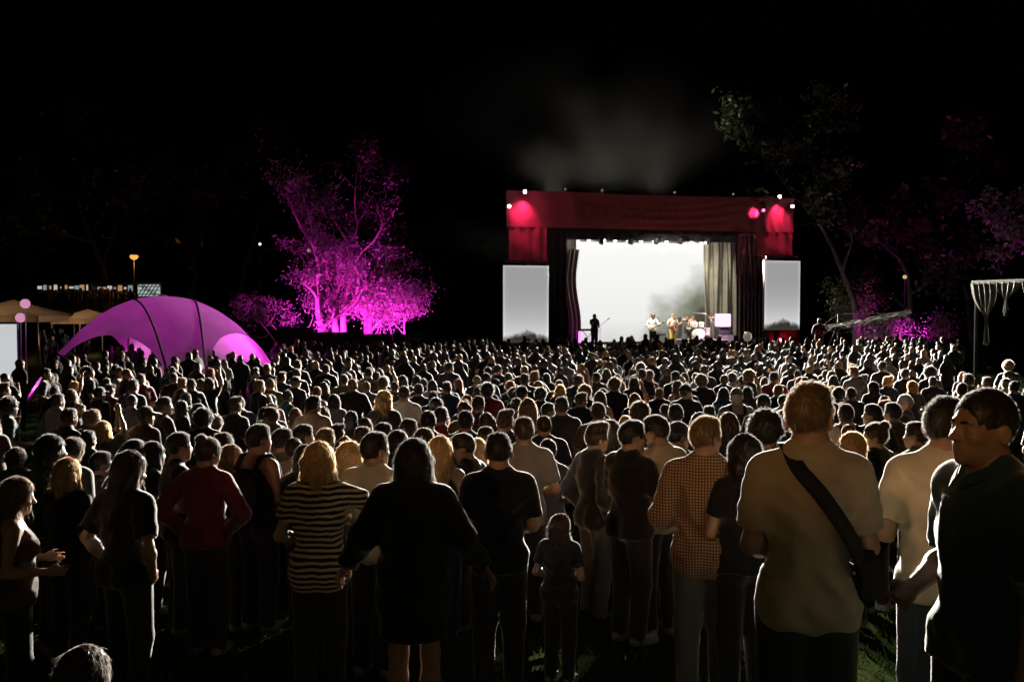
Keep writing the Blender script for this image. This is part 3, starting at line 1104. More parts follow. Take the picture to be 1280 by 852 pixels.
par(tp + Vector((2.25, -3.95, 0)), tp + Vector((1.2, -2.0, 2.6)), 24, 'purple floor lamp at the front leg of the dome tent')
par(tp + Vector((-4.0, -2.6, 0)), tp + Vector((-2.0, -1.0, 2.6)), 45, 'purple floor lamp at the left leg of the dome tent')
par(tp + Vector((3.9, 1.5, 0)), tp + Vector((2.7, 1.5, 2.2)), 40, 'purple floor lamp at the right leg of the dome tent')
par(tp + Vector((-1.6, 2.6, 0)), tp + Vector((-1.9, 3.3, .9)), 25, 'purple floor lamp at the rear leg of the dome tent')


def bar_counter(px0, px1, py, d, lab, col, s, h=1.05):
    a, b = gat(px0, d), gat(px1, d)
    o = empty('bar_counter', (a + b) / 2, 0, lab, 'bar', 'glowing white counters')
    w = (b - a).length
    zt = max(.7, at(px0, py, d).z - a.z)
    MB().box((0, 0, zt / 2), (w, .5, zt - .05), chamfer=.03).build('light_front', emission('counter_' + str(px0), col, s), o)
    MB().box((0, 0, zt), (w + .06, .56, .06), chamfer=.015).build('counter_top', mat('white_laminate', (.7, .68, .62), rough=.4, noise=.06), o)


bar_counter(214, 231, 457, 33.5, 'glowing greenish white bar counter left of the tent front leg', (.85, 1, .72), .55 * EXP)
bar_counter(251, 269, 456.5, 33.8, 'glowing pale white bar counter right of the tent front leg', (.9, 1, .75), .42 * EXP)
bar_counter(486, 512, 433, 46, 'glowing white counter in front of the dark fence', (.92, .96, .85), .40 * EXP)

# ------------------------------------------------------------------ left edge: white board, globes, stalls, lamp
a, b = gat(-60, 34), gat(21.5, 34)
o = empty('light_board', (a + b) / 2, 0, 'big glowing white board at the left edge beside a small grass patch', 'board')
zt = at(20, 403.5, 34).z - a.z
w = (b - a).length
MB().box((0, .06, zt / 2), (w, .1, zt), chamfer=.02).build('frame', mat('teal_frame', (.03, .10, .10), rough=.5, noise=.1), o)
MB().grid(lambda u, v: (w * (u - .5) * .98, 0, .06 + (zt - .1) * v), 2, 2).build('panel', emission('board_white', (.93, .95, .97), .60 * EXP), o)
for px, py, lab in ((31.5, 379.5, 'round pink glowing globe on a pole, the upper of two'), (25.5, 397, 'round pink glowing globe on a pole, the lower of two')):
    q = at(px, py, 35.2)
    g = ground(q.x, q.y)
    o = empty('globe_lamp', (q.x, q.y, g), 0, lab, 'lamp', 'pink globes at the left edge')
    rr = 6 * 35.2 / FPX
    MB().lathe([(rr * math.sin(math.pi * i / 12), -rr * math.cos(math.pi * i / 12)) for i in range(1, 12)], (0, 0, q.z - g), 16).build('globe', emission('globe_pink', (1, .42, .72), .62 * EXP), o, True)
    MB().tube([(0, 0, 0), (0, 0, q.z - g - rr)], .025, 6).lathe([(.18, 0), (.18, .03), (.03, .06)], (0, 0, 0), 10).build('pole', M_steel, o)


def pagoda(px0, px1, pyt, pye, d, lab, col):
    a, b = gat(px0, d), gat(px1, d)
    c = (a + b) / 2
    w = (b - a).length
    o = empty('pagoda_tent', c, 0, lab, 'tent', 'beige stall tents at the left')
    ze = at(px0, pye, d).z - c.z
    zp = at(px0, pyt, d).z - c.z
    m = thin('beige_canvas', (.52, .40, .27), trans=.45, gloss=.02, noise=.15, nscale=2)

    def roof(k):
        s = [(-1, -1), (1, -1), (1, 1), (-1, 1)]
        p, q = s[k], s[(k + 1) % 4]

        def f(u, v):
            x = p[0] + (q[0] - p[0]) * u
            y = p[1] + (q[1] - p[1]) * u
            h = 1 - v
            return (x * w / 2 * v, y * w / 2 * v, ze + (zp - ze) * (h ** 1.35 * .85 + h * .15))
        return f
    for k in range(4):
        MB().grid(roof(k), 10, 10).build('roof_panel', m, o, True)
        MB().grid(lambda u, v: ((u - .5) * w, -w / 2 - .01 + .01 * math.sin(u * 40), ze - .28 * v), 24, 2).build('valance', m, o).rotation_euler = (0, 0, k * math.pi / 2)
    for x in (-1, 1):
        for y in (-1, 1):
            MB().tube([(x * (w / 2 - .05), y * (w / 2 - .05), 0), (x * (w / 2 - .05), y * (w / 2 - .05), ze)], .04, 6).build('pole', M_steel, o)
    lamp('stall_glow', 'POINT', c + Vector((0, -w * .25, ze - 1.0)), 6, col, .2)
    return o


WARM = (1.0, .66, .40)
pagoda(-42, 76, 374, 394, 47, 'peaked beige stall tent at the left edge, warm light inside', WARM)
pagoda(78, 142, 386, 397, 49, 'low beige stall tent left of the purple dome', WARM)


def stall(px0, px1, py0, py1, d, lab, col, s, kind):
    a, b = gat(px0, d), gat(px1, d)
    c = (a + b) / 2
    w = (b - a).length
    o = empty('market_stall', c, 0, lab, 'stall', 'lit stalls on the far rise')
    z0, z1 = at(px0, py1, d).z - c.z, at(px0, py0, d).z - c.z
    MB().box((0, 1.0, (z1 + .2) / 2), (w + .3, 1.6, z1 + .2), chamfer=.03).build('body', M_black, o)
    if kind == 'strip':
        n = max(2, int(w / .42))
        r = random.Random(px0)
        for i in range(n):
            ww = w / n * r.uniform(.25, .9)
            MB().box((-w / 2 + (i + .5) * w / n, .16, (z0 + z1) / 2), (ww, .05, (z1 - z0) * r.uniform(.25, .95)), chamfer=.01).build('light_panel', emission('stall_%s_%d' % (lab[:12], i % 3), tuple(x * y for x, y in zip(col, ((1, 1, 1), (.7, .9, 1.1), (1, .62, .35))[i % 3])), s * (1, .6, .8)[i % 3]), o)
    else:
        MB().grid(lambda u, v: (w * (u - .5), .15, z0 + (z1 - z0) * v), 1, 1).build('light_panel', emission('lattice_white', col, s), o)
        g = MB()
        for i in range(7):
            g.tube([(-w / 2 + w * i / 6, .12, z0), (-w / 2 + w * ((i + 2) % 7) / 6, .12, z1)], .045, 4)
        for i in range(3):
            g.tube([(-w / 2, .12, z0 + (z1 - z0) * (i + .5) / 3), (w / 2, .12, z0 + (z1 - z0) * (i + .5) / 3)], .045, 4)
        g.build('lattice', M_black, o)
    MB().box((0, .2, z0 - .15), (w, .5, .1), chamfer=.02).build('counter', M_wood, o)


stall(46, 112, 355.5, 363, 86, 'far stall with a broken row of small white lights', (1, .93, .82), .48 * EXP, 'strip')
stall(114, 166, 356, 364, 87, 'far stall with dim blue panels beside the street lamp', (.08, .08, .30), .35 * EXP, 'strip')
stall(172, 200, 355.5, 370, 86, 'far stall with a pale white lattice front above the dome tent', (.72, .88, .82), .50 * EXP, 'lattice')


def street_lamp(p, h, lab, power, s, col=(1, .42, .09)):
    o = empty('street_lamp', p, 0, lab, 'street lamp')
    MB().tube([(0, 0, 0), (0, 0, h * .5), (0, 0, h - .2)], [.08, .06, .045], 8).build('pole', M_black, o, True)
    MB().lathe([(.08, -.26), (.26, -.15), (.36, .02), (.30, .14), (.12, .2)], (0, 0, h), 14).build('lantern', emission('sodium_lamp', col, s), o, True)
    MB().lathe([(.38, .15), (.18, .27), (.03, .33)], (0, 0, h), 14).build('cap', M_black, o, True)
    lamp('street_glow', 'POINT', Vector(p) + Vector((0, -.35, h - .05)), power, col, .2)


q = at(167.5, 321, 84)
g = ground(q.x, q.y)
street_lamp((q.x, q.y, g), q.z - g, 'single orange glowing street lamp above the far stalls', 45, 1.15 * EXP)
for px, py, d, lab, c, s in ((325, 305, 92, 'tiny white lantern high on a post between dark trees', (1, .92, .75), 1.3), (1131, 346, 66, 'tiny yellow lantern on a post behind the bushes right of stage', (1, .75, .3), .6), (386, 313, 70, 'tiny amber lantern on a post behind the two-trunked tree', (1, .7, .3), .35)):
    q = at(px, py, d)
    g = ground(q.x, q.y)
    o = empty('lantern_post', (q.x, q.y, g), 0, lab, 'lamp', 'small far lanterns')
    MB().tube([(0, 0, 0), (0, 0, q.z - g - .1)], .05, 6).build('post', M_black, o)
    MB().lathe([(.05, -.13), (.13, -.06), (.14, .05), (.05, .12)], (0, 0, q.z - g), 10).build('lantern', emission('lantern_' + str(px), c, s * EXP), o, True)

# ------------------------------------------------------------------ right edge: canopy with gathered curtains, camera crane, balloon
d0 = 30.0
ca, cb = at(1214, 353, d0), at(1300, 366, d0 - 3)
o = empty('curtained_canopy', (ca.x, ca.y, 0), 0, 'dark canopy with gathered pale curtains hanging at the right edge', 'canopy')
vx, vy = cb.x - ca.x, cb.y - ca.y
roofm = MB()
zr = ca.z
L3 = Vector((vx, vy, 0)).normalized()
N3 = Vector((-L3.y, L3.x, 0))
quad = [Vector((0, 0, 0)), L3 * 6, L3 * 6 + N3 * 5, N3 * 5]
roofm.add([q + Vector((0, 0, zr + z)) for z in (0, .05) for q in quad], [(0, 3, 2, 1), (4, 5, 6, 7), (0, 1, 5, 4), (1, 2, 6, 5), (2, 3, 7, 6), (3, 0, 4, 7)])
roofm.build('roof', M_drape, o)
M_gauze = thin('pale_gauze', (.05, .05, .045), trans=.4, gloss=.02, noise=.2, nscale=4)
for i in range(5):
    x0 = .04 + 1.15 * i
    drop = (1.75, .75, 1.6, .8, 1.7)[i]

    def cur(u, v):
        pinch = math.exp(-((v - .64) / .26) ** 2)
        wid = 1.12 * (1 - .92 * pinch) if v < .64 else .09 + .22 * (v - .64)
        cx = x0 + .56 + .22 * min(1, v / .64) * (1 if i % 2 == 0 else -.3)
        y = .06 * math.sin(u * 27 + i) * (1 - .6 * pinch) - .05
        sag = .22 * math.sin(math.pi * u) * (1 if drop < 1 else .3) * v
        return L3 * (cx + (u - .5) * wid) + N3 * y + Vector((0, 0, zr - .02 - drop * v - sag))
    MB().grid(cur, 34, 26).build('curtain', M_gauze, o, True)
for k in (0.04, 3.0, 5.9):
    q = L3 * k + N3 * .15
    MB().tube([q, q + Vector((0, 0, zr))], .05, 6).build('post', M_drape, o)

# camera crane
d = 46.5
base = gat(1047, d)
o = empty('camera_crane', base, 0, 'long thin camera crane with its boom rising to the right', 'camera crane')
piv = at(1047, 407, d) - base
tip = at(1139, 391, d - .4) - base
tail = at(1021, 412.5, d + .1) - base
truss(MB().tube([tail, tip], .06, 6), tail, tip, .20, .4, .026).build('boom', mat('pale_paint', (.55, .54, .50), rough=.5, noise=.1), o)
b = MB()
for a_ in (0.3, 2.4, 4.5):
    b.tube([piv, (1.0 * math.cos(a_), 1.0 * math.sin(a_), .02)], .035, 6)
b.tube([(0, 0, .5), piv], .05, 6)
b.build('tripod', M_black, o)
MB().box(tip + Vector((.12, 0, -.16)), (.34, .22, .26), chamfer=.03).lathe([(.06, 0), (.07, .16)], tip + Vector((.10, -.10, -.16)), 10, Matrix.Rotation(R(90), 3, 'X')).build('camera_head', M_plastic, o)
MB().box(tail + Vector((-.05, 0, -.08)), (.35, .3, .3), chamfer=.03).build('counterweight', M_plastic, o)
MB().tube([piv + Vector((0, 0, .55)), piv], .02, 5).tube([tail, piv + Vector((0, 0, .55)), tip], .008, 4).build('stay_cable', M_steel, o)
# riser for the crane operator
q = gat(1024, 46.2)
o2 = empty('operator_platform', q, 0, 'small black platform under the crane operator', 'platform')
zf = .62
MB().box((0, 0, zf), (1.2, 1.2, .06), chamfer=.01).build('top', M_black, o2)
for x in (-.5, .5):
    for y in (-.5, .5):
        MB().tube([(x, y, 0), (x, y, zf - .03)], .03, 6).build('leg', M_steel, o2)

# white balloon over the crowd
q = at(934.5, 420.5, 43)
o = empty('balloon', (q.x, q.y, ground(q.x, q.y)), 0, 'round white balloon on a stick above the crowd right of stage', 'balloon')
rr = .19
MB().lathe([(rr * math.sin(math.pi * i / 14) * (1 if i < 8 else 1), rr * 1.1 * -math.cos(math.pi * i / 14)) for i in range(1, 14)], (0, 0, q.z), 18).build('skin', thin('balloon_rubber', (.72, .72, .70), trans=.6, gloss=.06), o, True)
MB().tube([(0, 0, 1.2), (0, 0, q.z - rr)], .012, 5).build('stick', M_skin, o)

# flood light mast behind the photographer: its warm beam lights the nearest backs and clears the ground
fl = Vector((-6.0, -9.0, 7.8))
fg = ground(fl.x, fl.y)
o = empty('floodlight_mast', (fl.x, fl.y, fg), 0, 'tall mast with one warm floodlight behind the crowd on the bank', 'street lamp')
MB().tube([(0, 0, 0), (0, 0, fl.z - fg - .1)], [.11, .06], 8).build('mast', M_black, o, True)
FT = Vector((2.0, 6.6, 2.45))
fd = (FT - fl).normalized()
fr_ = fd.to_track_quat('Z', 'Y').to_matrix()
MB().lathe([(.10, -.3), (.22, -.2), (.30, .12), (.28, .12), (.24, 0)], (0, 0, fl.z - fg), 16, fr_).build('housing', M_black, o, True)
MB().lathe([(.235, .005), (.235, .01)], (0, 0, fl.z - fg), 16, fr_).build('lens', emission('lens_warm', (1, .62, .28), 10), o)
fb = lamp('floodlight_beam', 'SPOT', fl + fd * .14, 270, (1.0, .51, .20), .10, FT, 7.8, 1.0)
fb.scale = (6, 1, 1)          # barn doors: a wide flat beam
# ------------------------------------------------------------------ people: one continuous surface grown from a distance field
V3 = np.array


def rotm(ax, deg):
    return np.array(Matrix.Rotation(R(deg), 3, ax), dtype=np.float64)


def axis(lo, hi, h, foc):
    xs = [lo]
    while xs[-1] < hi:
        s = h
        for a, b, fh in foc:
            if a - fh <= xs[-1] <= b:
                s = min(s, fh)
        xs.append(xs[-1] + s)
    return np.array(xs, dtype=np.float32)


def field(prims, h, foc=(), wrinkle=None):
    """prims: (kind, data, k, op, clip) -> axes and sampled field"""
    lo = np.array([9.0] * 3)
    hi = -lo
    bbs = []
    for p in prims:
        if p['t'] == 'c':
            a, b, ra, rb = p['a'], p['b'], p['ra'], p['rb']
            m = max(ra, rb)
            l, u = np.minimum(a, b) - m, np.maximum(a, b) + m
        else:
            e = np.abs(p['R']) @ p['r']
            l, u = p['o'] - e, p['o'] + e
        bbs.append((l, u))
        if p['op'] == '+':
            lo, hi = np.minimum(lo, l), np.maximum(hi, u)
    lo, hi = lo - 2.2 * h, hi + 2.2 * h
    ax = [axis(lo[i], hi[i], h, [(f[0][i], f[1][i], f[2]) for f in foc]) for i in range(3)]
    F = np.full([len(a) for a in ax], 0.5, dtype=np.float32)
    for p, (l, u) in zip(prims, bbs):
        k = p['k']
        mrg = k + 2.5 * h + 0.01
        sl, g = [], []
        for i in range(3):
            i0 = max(0, np.searchsorted(ax[i], l[i] - mrg) - 1)
            i1 = min(len(ax[i]), np.searchsorted(ax[i], u[i] + mrg) + 1)
            sl.append(slice(i0, i1))
            g.append(ax[i][i0:i1])
        if min(len(x) for x in g) == 0:
            continue
        X = [g[0][:, None, None], g[1][None, :, None], g[2][None, None, :]]
        if p['t'] == 'c':
            a, ab = p['a'], p['b'] - p['a']
            L = max(1e-9, float(ab @ ab))
            q = [X[i] - np.float32(a[i]) for i in range(3)]
            t = np.clip((q[0] * ab[0] + q[1] * ab[1] + q[2] * ab[2]) / np.float32(L), 0, 1).astype(np.float32)
            d = np.sqrt(sum((q[i] - t * np.float32(ab[i])) ** 2 for i in range(3))) - (p['ra'] + t * np.float32(p['rb'] - p['ra']))
        else:
            q = [X[i] - np.float32(p['o'][i]) for i in range(3)]
            Ri = p['R'].T
            y = [(Ri[i, 0] * q[0] + Ri[i, 1] * q[1] + Ri[i, 2] * q[2]).astype(np.float32) for i in range(3)]
            r = p['r']
            k0 = np.sqrt(sum((y[i] / np.float32(r[i])) ** 2 for i in range(3)))
            k1 = np.sqrt(sum((y[i] / np.float32(r[i] ** 2)) ** 2 for i in range(3))) + 1e-6
            d = k0 * (k0 - 1) / k1
        for c0, n in p['clip']:
            d = np.maximum(d, (X[0] - np.float32(c0[0])) * np.float32(n[0]) + (X[1] - np.float32(c0[1])) * np.float32(n[1]) + (X[2] - np.float32(c0[2])) * np.float32(n[2]))
        f = F[sl[0], sl[1], sl[2]]
        if p['op'] == '+':
            hh = np.clip(0.5 + 0.5 * (d - f) / k, 0, 1)
            F[sl[0], sl[1], sl[2]] = d + (f - d) * hh - k * hh * (1 - hh)
        else:
            hh = np.clip(0.5 - 0.5 * (f + d) / k, 0, 1)
            F[sl[0], sl[1], sl[2]] = f + (-d - f) * hh + k * hh * (1 - hh)
    if wrinkle is not None:
        F += wrinkle(ax[0][:, None, None], ax[1][None, :, None], ax[2][None, None, :]).astype(np.float32)
    return ax, F


def nets(ax, F):
    """surface nets: one vertex per mixed cell, one quad per crossing edge"""
    I = F < 0
    s = I[:-1, :-1, :-1].astype(np.int8)
    cnt = np.zeros_like(s)
    offs = [(i, j, k) for i in (0, 1) for j in (0, 1) for k in (0, 1)]
    nx, ny, nz = F.shape
    for i, j, k in offs:
        cnt += I[i:nx - 1 + i, j:ny - 1 + j, k:nz - 1 + k]
    ci = np.argwhere((cnt > 0) & (cnt < 8))
    idx = np.full(cnt.shape, -1, dtype=np.int32)
    idx[ci[:, 0], ci[:, 1], ci[:, 2]] = np.arange(len(ci))
    cv = np.stack([F[ci[:, 0] + o[0], ci[:, 1] + o[1], ci[:, 2] + o[2]] for o in offs], 1)
    cp = np.stack([np.stack([ax[a][ci[:, a] + o[a]] for a in range(3)], 1) for o in offs], 1)
    acc = np.zeros((len(ci), 3))
    n = np.zeros((len(ci), 1))
    for a in range(8):
        for b in range(a + 1, 8):
            if sum(x != y for x, y in zip(offs[a], offs[b])) != 1:
                continue
            m = (cv[:, a] < 0) != (cv[:, b] < 0)
            t = cv[m, a] / (cv[m, a] - cv[m, b])
            acc[m] += cp[m, a] + (cp[m, b] - cp[m, a]) * t[:, None]
            n[m] += 1
    V = acc / np.maximum(n, 1)
    Q = []
    for a in range(3):
        b, c = (a + 1) % 3, (a + 2) % 3
        s0 = [slice(None)] * 3
        s1 = [slice(None)] * 3
        s0[a] = slice(0, -1)
        s1[a] = slice(1, None)
        cr = I[tuple(s0)] != I[tuple(s1)]
        e = np.argwhere(cr)
        e = e[(e[:, b] > 0) & (e[:, c] > 0) & (e[:, b] < F.shape[b] - 1) & (e[:, c] < F.shape[c] - 1)]
        q = []
        for db, dc in ((-1, -1), (0, -1), (0, 0), (-1, 0)):
            w = e.copy()
            w[:, b] += db
            w[:, c] += dc
            q.append(idx[w[:, 0], w[:, 1], w[:, 2]])
        q = np.stack(q, 1)
        ins = I[e[:, 0], e[:, 1], e[:, 2]]
        q[~ins] = q[~ins][:, ::-1]
        Q.append(q)
    return V, np.concatenate(Q)


def np_mesh(name, V, Q, smooth_=True):
    me = bpy.data.meshes.new(name)
    k = Q.shape[1]
    me.vertices.add(len(V))
    me.vertices.foreach_set('co', np.asarray(V, dtype=np.float32).ravel())
    me.loops.add(Q.size)
    me.loops.foreach_set('vertex_index', Q.astype(np.int32).ravel())
    me.polygons.add(len(Q))
    me.polygons.foreach_set('loop_start', np.arange(0, Q.size, k, dtype=np.int32))
    me.polygons.foreach_set('use_smooth', np.full(len(Q), smooth_, dtype=bool))
    me.update(calc_edges=True)
    me.validate()
    return me


def sdf_mesh(name, prims, h, foc=(), wrinkle=None):
    ax, F = field(prims, h, foc, wrinkle)
    V, Q = nets(ax, F)
    return np_mesh(name, V, Q)


class Pr(list):
    def __init__(self):
        super().__init__()
        self.M, self.t = np.eye(3), np.zeros(3)

    def frame(self, M=np.eye(3), t=(0, 0, 0)):
        self.M, self.t = np.asarray(M, float), np.asarray(t, float)

    def p(self, a):
        return self.M @ np.asarray(a, float) + self.t

    def cap(self, a, b, ra, rb=None, k=0.03, op='+', clip=()):
        self.append(dict(t='c', a=self.p(a), b=self.p(b), ra=ra, rb=ra if rb is None else rb, k=k, op=op,
                         clip=[(self.p(c), self.M @ np.asarray(n, float)) for c, n in clip]))

    def ell(self, o, r, k=0.03, op='+', rot=None, clip=()):
        self.append(dict(t='e', o=self.p(o), r=np.asarray(r, float), R=self.M @ (np.eye(3) if rot is None else rot), k=k, op=op,
                         clip=[(self.p(c), self.M @ np.asarray(n, float)) for c, n in clip]))


ARMS = {  # elbow, wrist, palm direction for the right arm (+x); the person faces +y
    'down': ((.255, -.035, 1.14), (.265, .04, .895), (-1, .2, 0)),
    'front': ((.275, -.05, 1.15), (.13, .19, 1.08), (-.5, -.3, .6)),
    'close': ((.238, -.03, 1.15), (.12, .20, 1.09), (-.5, -.3, .6)),
    'pocket': ((.305, -.09, 1.16), (.215, .03, .95), (-1, 0, 0)),
    'phone': ((.235, .13, 1.22), (.10, .30, 1.46), (-.6, -1, 0)),
    'up': ((.27, .10, 1.63), (.20, .14, 1.87), (-.3, 1, 0)),
    'cross': ((.265, .05, 1.16), (.0, .215, 1.17), (0, -1, .2)),
    'hip': ((.385, -.10, 1.18), (.205, -.01, 1.01), (-1, .2, -.3)),
    'out': ((.31, -.02, 1.19), (.43, .05, 1.00), (-.3, -.3, -1)),
    'around': ((.40, .06, 1.34), (.60, .17, 1.33), (0, -1, -.3)),
    'hold': ((.26, -.06, 1.15), (.25, .20, 1.13), (-1, 0, 0)),
    'guitar': ((.33, -.04, 1.17), (.12, .19, 1.05), (-.3, -1, 0)),
    'neck': ((.30, .06, 1.17), (.42, .22, 1.27), (-.4, -1, .6)),
    'drum': ((.30, .06, 1.16), (.22, .33, 1.12), (0, 0, -1)),
}


def joints(p):
    """places the joints of one pose; upper body may lean about the hips"""
    j = dict(p)
    f = p.get('sex', 'm') == 'f'
    legs = p.get('legs', 'stand')
    dz = {'stand': 0, 'sit': -.45, 'ground': -.80}[legs]
    U = rotm('X', -p.get('lean', 0)) @ rotm('Y', p.get('sway', 0))
    piv = np.array([0, 0, .92])

    def T(a):
        return U @ (np.asarray(a, float) - piv) + piv + np.array([0, 0, dz])
    j['U'], j['ut'] = U, piv + np.array([0, 0, dz]) - U @ piv
    sw = .160 if f else .176
    if p.get('wide'):
        sw *= p['wide']
    j['sw'] = sw
    for side, s in (('R', 1), ('L', -1)):
        e, w, n = ARMS[p.get('arm' + side, 'down')]
        dx = sw - .182
        e = np.array([(e[0] + dx) * s, e[1], e[2]])
        w = np.array([(w[0] + (dx if w[0] > .1 else 0)) * s, w[1], w[2]])
        if p.get('arm' + side) == 'cross':
            w[2] += .025 * s
            w[1] += .03 * (s > 0)
        j['sh' + side] = T((sw * s, -.012, 1.425))
        j['el' + side], j['wr' + side] = T(e), T(w)
        j['pn' + side] = U @ np.array([n[0] * s, n[1], n[2]])
        hx = .085 if f else .09
        if legs == 'stand':
            sp = p.get('spread', .10)
            j['hp' + side] = np.array([hx * s, 0, .92])
            j['kn' + side] = np.array([(hx + .01) * s, .02, .49])
            j['an' + side] = np.array([sp * s, -.02, .085])
        elif legs == 'sit':
            j['hp' + side] = np.array([hx * s, 0, .47])
            j['kn' + side] = np.array([.17 * s, .41, .50])
            j['an' + side] = np.array([.17 * s, .38, .085])
        else:
            j['hp' + side] = np.array([hx * s, 0, .13])
            j['kn' + side] = np.array([.30 * s, .32, .27])
            j['an' + side] = np.array([.06 * s, .40, .07])
    hr = rotm('Z', p.get('yaw', 0)) @ rotm('X', -p.get('pitch', 0)) @ rotm('Y', p.get('roll', 0))
    j['HM'] = U @ hr
    j['HT'] = T((0, .012, 1.56))
    return j


def head_prims(P, j, face=True):
    P.frame(j['HM'], j['HT'])
    P.ell((0, -.006, .096), (.077, .097, .098), k=.02)
    P.ell((0, .03, .042), (.061, .068, .085), k=.03)
    P.ell((0, .044, -.004), (.05, .052, .044), k=.03)
    if face:
        P.ell((0, .080, -.030), (.022, .018, .017), k=.02)
        P.cap((-.034, .083, .087), (.034, .083, .087), .012, k=.02)
        for s in (-1, 1):
            P.ell((s * .045, .064, .044), (.022, .024, .020), k=.02)
            P.ell((s * .031, .104, .070), (.017, .016, .012), k=.012, op='-')
            P.ell((s * .031, .082, .069), (.0135, .0135, .0125), k=.003)
            P.ell((s * .013, .103, .037), (.009, .012, .008), k=.008)
        P.cap((0, .090, .080), (0, .118, .042), .008, .0125, k=.012)
        P.cap((-.019, .092, .011), (.019, .092, .011), .0065, k=.008)
        P.cap((-.016, .091, -.003), (.016, .091, -.003), .0075, k=.007)
        P.cap((-.022, .104, .0045), (.022, .104, .0045), .0035, k=.004, op='-')
    for s in (-1, 1):
        P.ell((s * .085, -.008, .058), (.010, .021, .033), k=.008, rot=rotm('Z', s * 26))
        P.ell((s * .097, .000, .060), (.006, .010, .018), k=.006, op='-')
    P.frame()


def hand_prims(P, j, side, s, fat=1.0):
    e, w, n = j['el' + side], j['wr' + side], j['pn' + side]
    f = (w - e) / np.linalg.norm(w - e)
    n = n - f * (n @ f)
    n /= np.linalg.norm(n)
    x = np.cross(n, f) * s
    M = np.stack([x, f, n], 1)           # x towards the little finger, f along the hand, n out of the palm
    P.frame(M, w)
    P.ell((0, .048, 0), (.040, .054, .017), k=.015)
    for i, (o, L, c) in enumerate(((-.031, .070, 20), (-.010, .078, 28), (.011, .073, 34), (.030, .058, 40))):
        a = np.array((o, .088, 0))
        d1 = np.array((o * 1.2, math.cos(R(c)), math.sin(R(c))))
        b = a + d1 * L * .52
        d2 = np.array((o * .6, math.cos(R(c + 38)), math.sin(R(c + 38))))
        P.cap(a, b, .0098 * fat, .0090 * fat, k=.006)
        P.cap(b, b + d2 * L * .5, .0090 * fat, .0078 * fat, k=.004)
    P.cap((-.030, .022, .004), (-.055, .058, .016), .013, .0105, k=.010)
    P.cap((-.055, .058, .016), (-.058, .086, .028), .0105, .0085, k=.004)
    P.frame()
    j['hand' + side] = w + f * .085 + n * .025


def body_prims(j, face=True, hands=True, fat=1.0):
    f = j.get('sex', 'm') == 'f'
    sw = j['sw']
    P = Pr()
    P.frame(j['U'], j['ut'])
    wd = j.get('wide', 1.0)
    P.ell((0, 0, .965), ((.168 if f else .158) * wd, .112, .125), k=.05)
    P.ell((0, .01, 1.10), ((.125 if f else .143) * wd, .10, .15), k=.06)
    P.ell((0, -.005, 1.29), ((.145 if f else .165) * wd, .112, .185), k=.06)
    P.cap((-sw + .05, -.015, 1.425), (sw - .05, -.015, 1.425), .062, k=.05)
    for s in (-1, 1):
        P.cap((s * (sw - .07), -.02, 1.445), (s * .03, -.015, 1.525), .046, .05, k=.05)
        P.ell((s * .08, -.055, .93), (.09, .085, .105), k=.05)
        if f:
            P.ell((s * .072, .085, 1.27), (.062, .062, .066), k=.04)
    P.cap((0, -.018, 1.47), (0, .002, 1.585), .062 if not f else .053, .055 if not f else .047, k=.03)
    P.frame()
    a1 = .9 if f else 1.0
    for side, s in (('R', 1), ('L', -1)):
        sh, el, wr = j['sh' + side], j['el' + side], j['wr' + side]
        P.cap(sh, sh + (el - sh) * .35, .062 * a1, .053 * a1, k=.04)
        P.cap(sh + (el - sh) * .2, el, .050 * a1, .041 * a1, k=.03)
        P.cap(el, el + (wr - el) * .3, .041 * a1, .045 * a1, k=.02)
        P.cap(el + (wr - el) * .3, wr, .045 * a1, .028 * a1, k=.03)
        if hands:
            hand_prims(P, j, side, s, fat)
        else:
            fw = (wr - el) / np.linalg.norm(wr - el)
            P.cap(wr, wr + fw * .12, .036, .024, k=.02)
        hp, kn, an = j['hp' + side], j['kn' + side], j['an' + side]
        P.cap(hp, kn, .092 if f else .088, .056, k=.05)
        P.cap(kn, kn + (an - kn) * .35, .056, .058, k=.03)
        P.cap(kn + (an - kn) * .35, an, .057, .036, k=.03)
        P.cap(an + V3((0, -.03, -.042)), an + V3((s * .02, .15, -.052)), .034, .028, k=.03)
    head_prims(P, j, face)
    return P


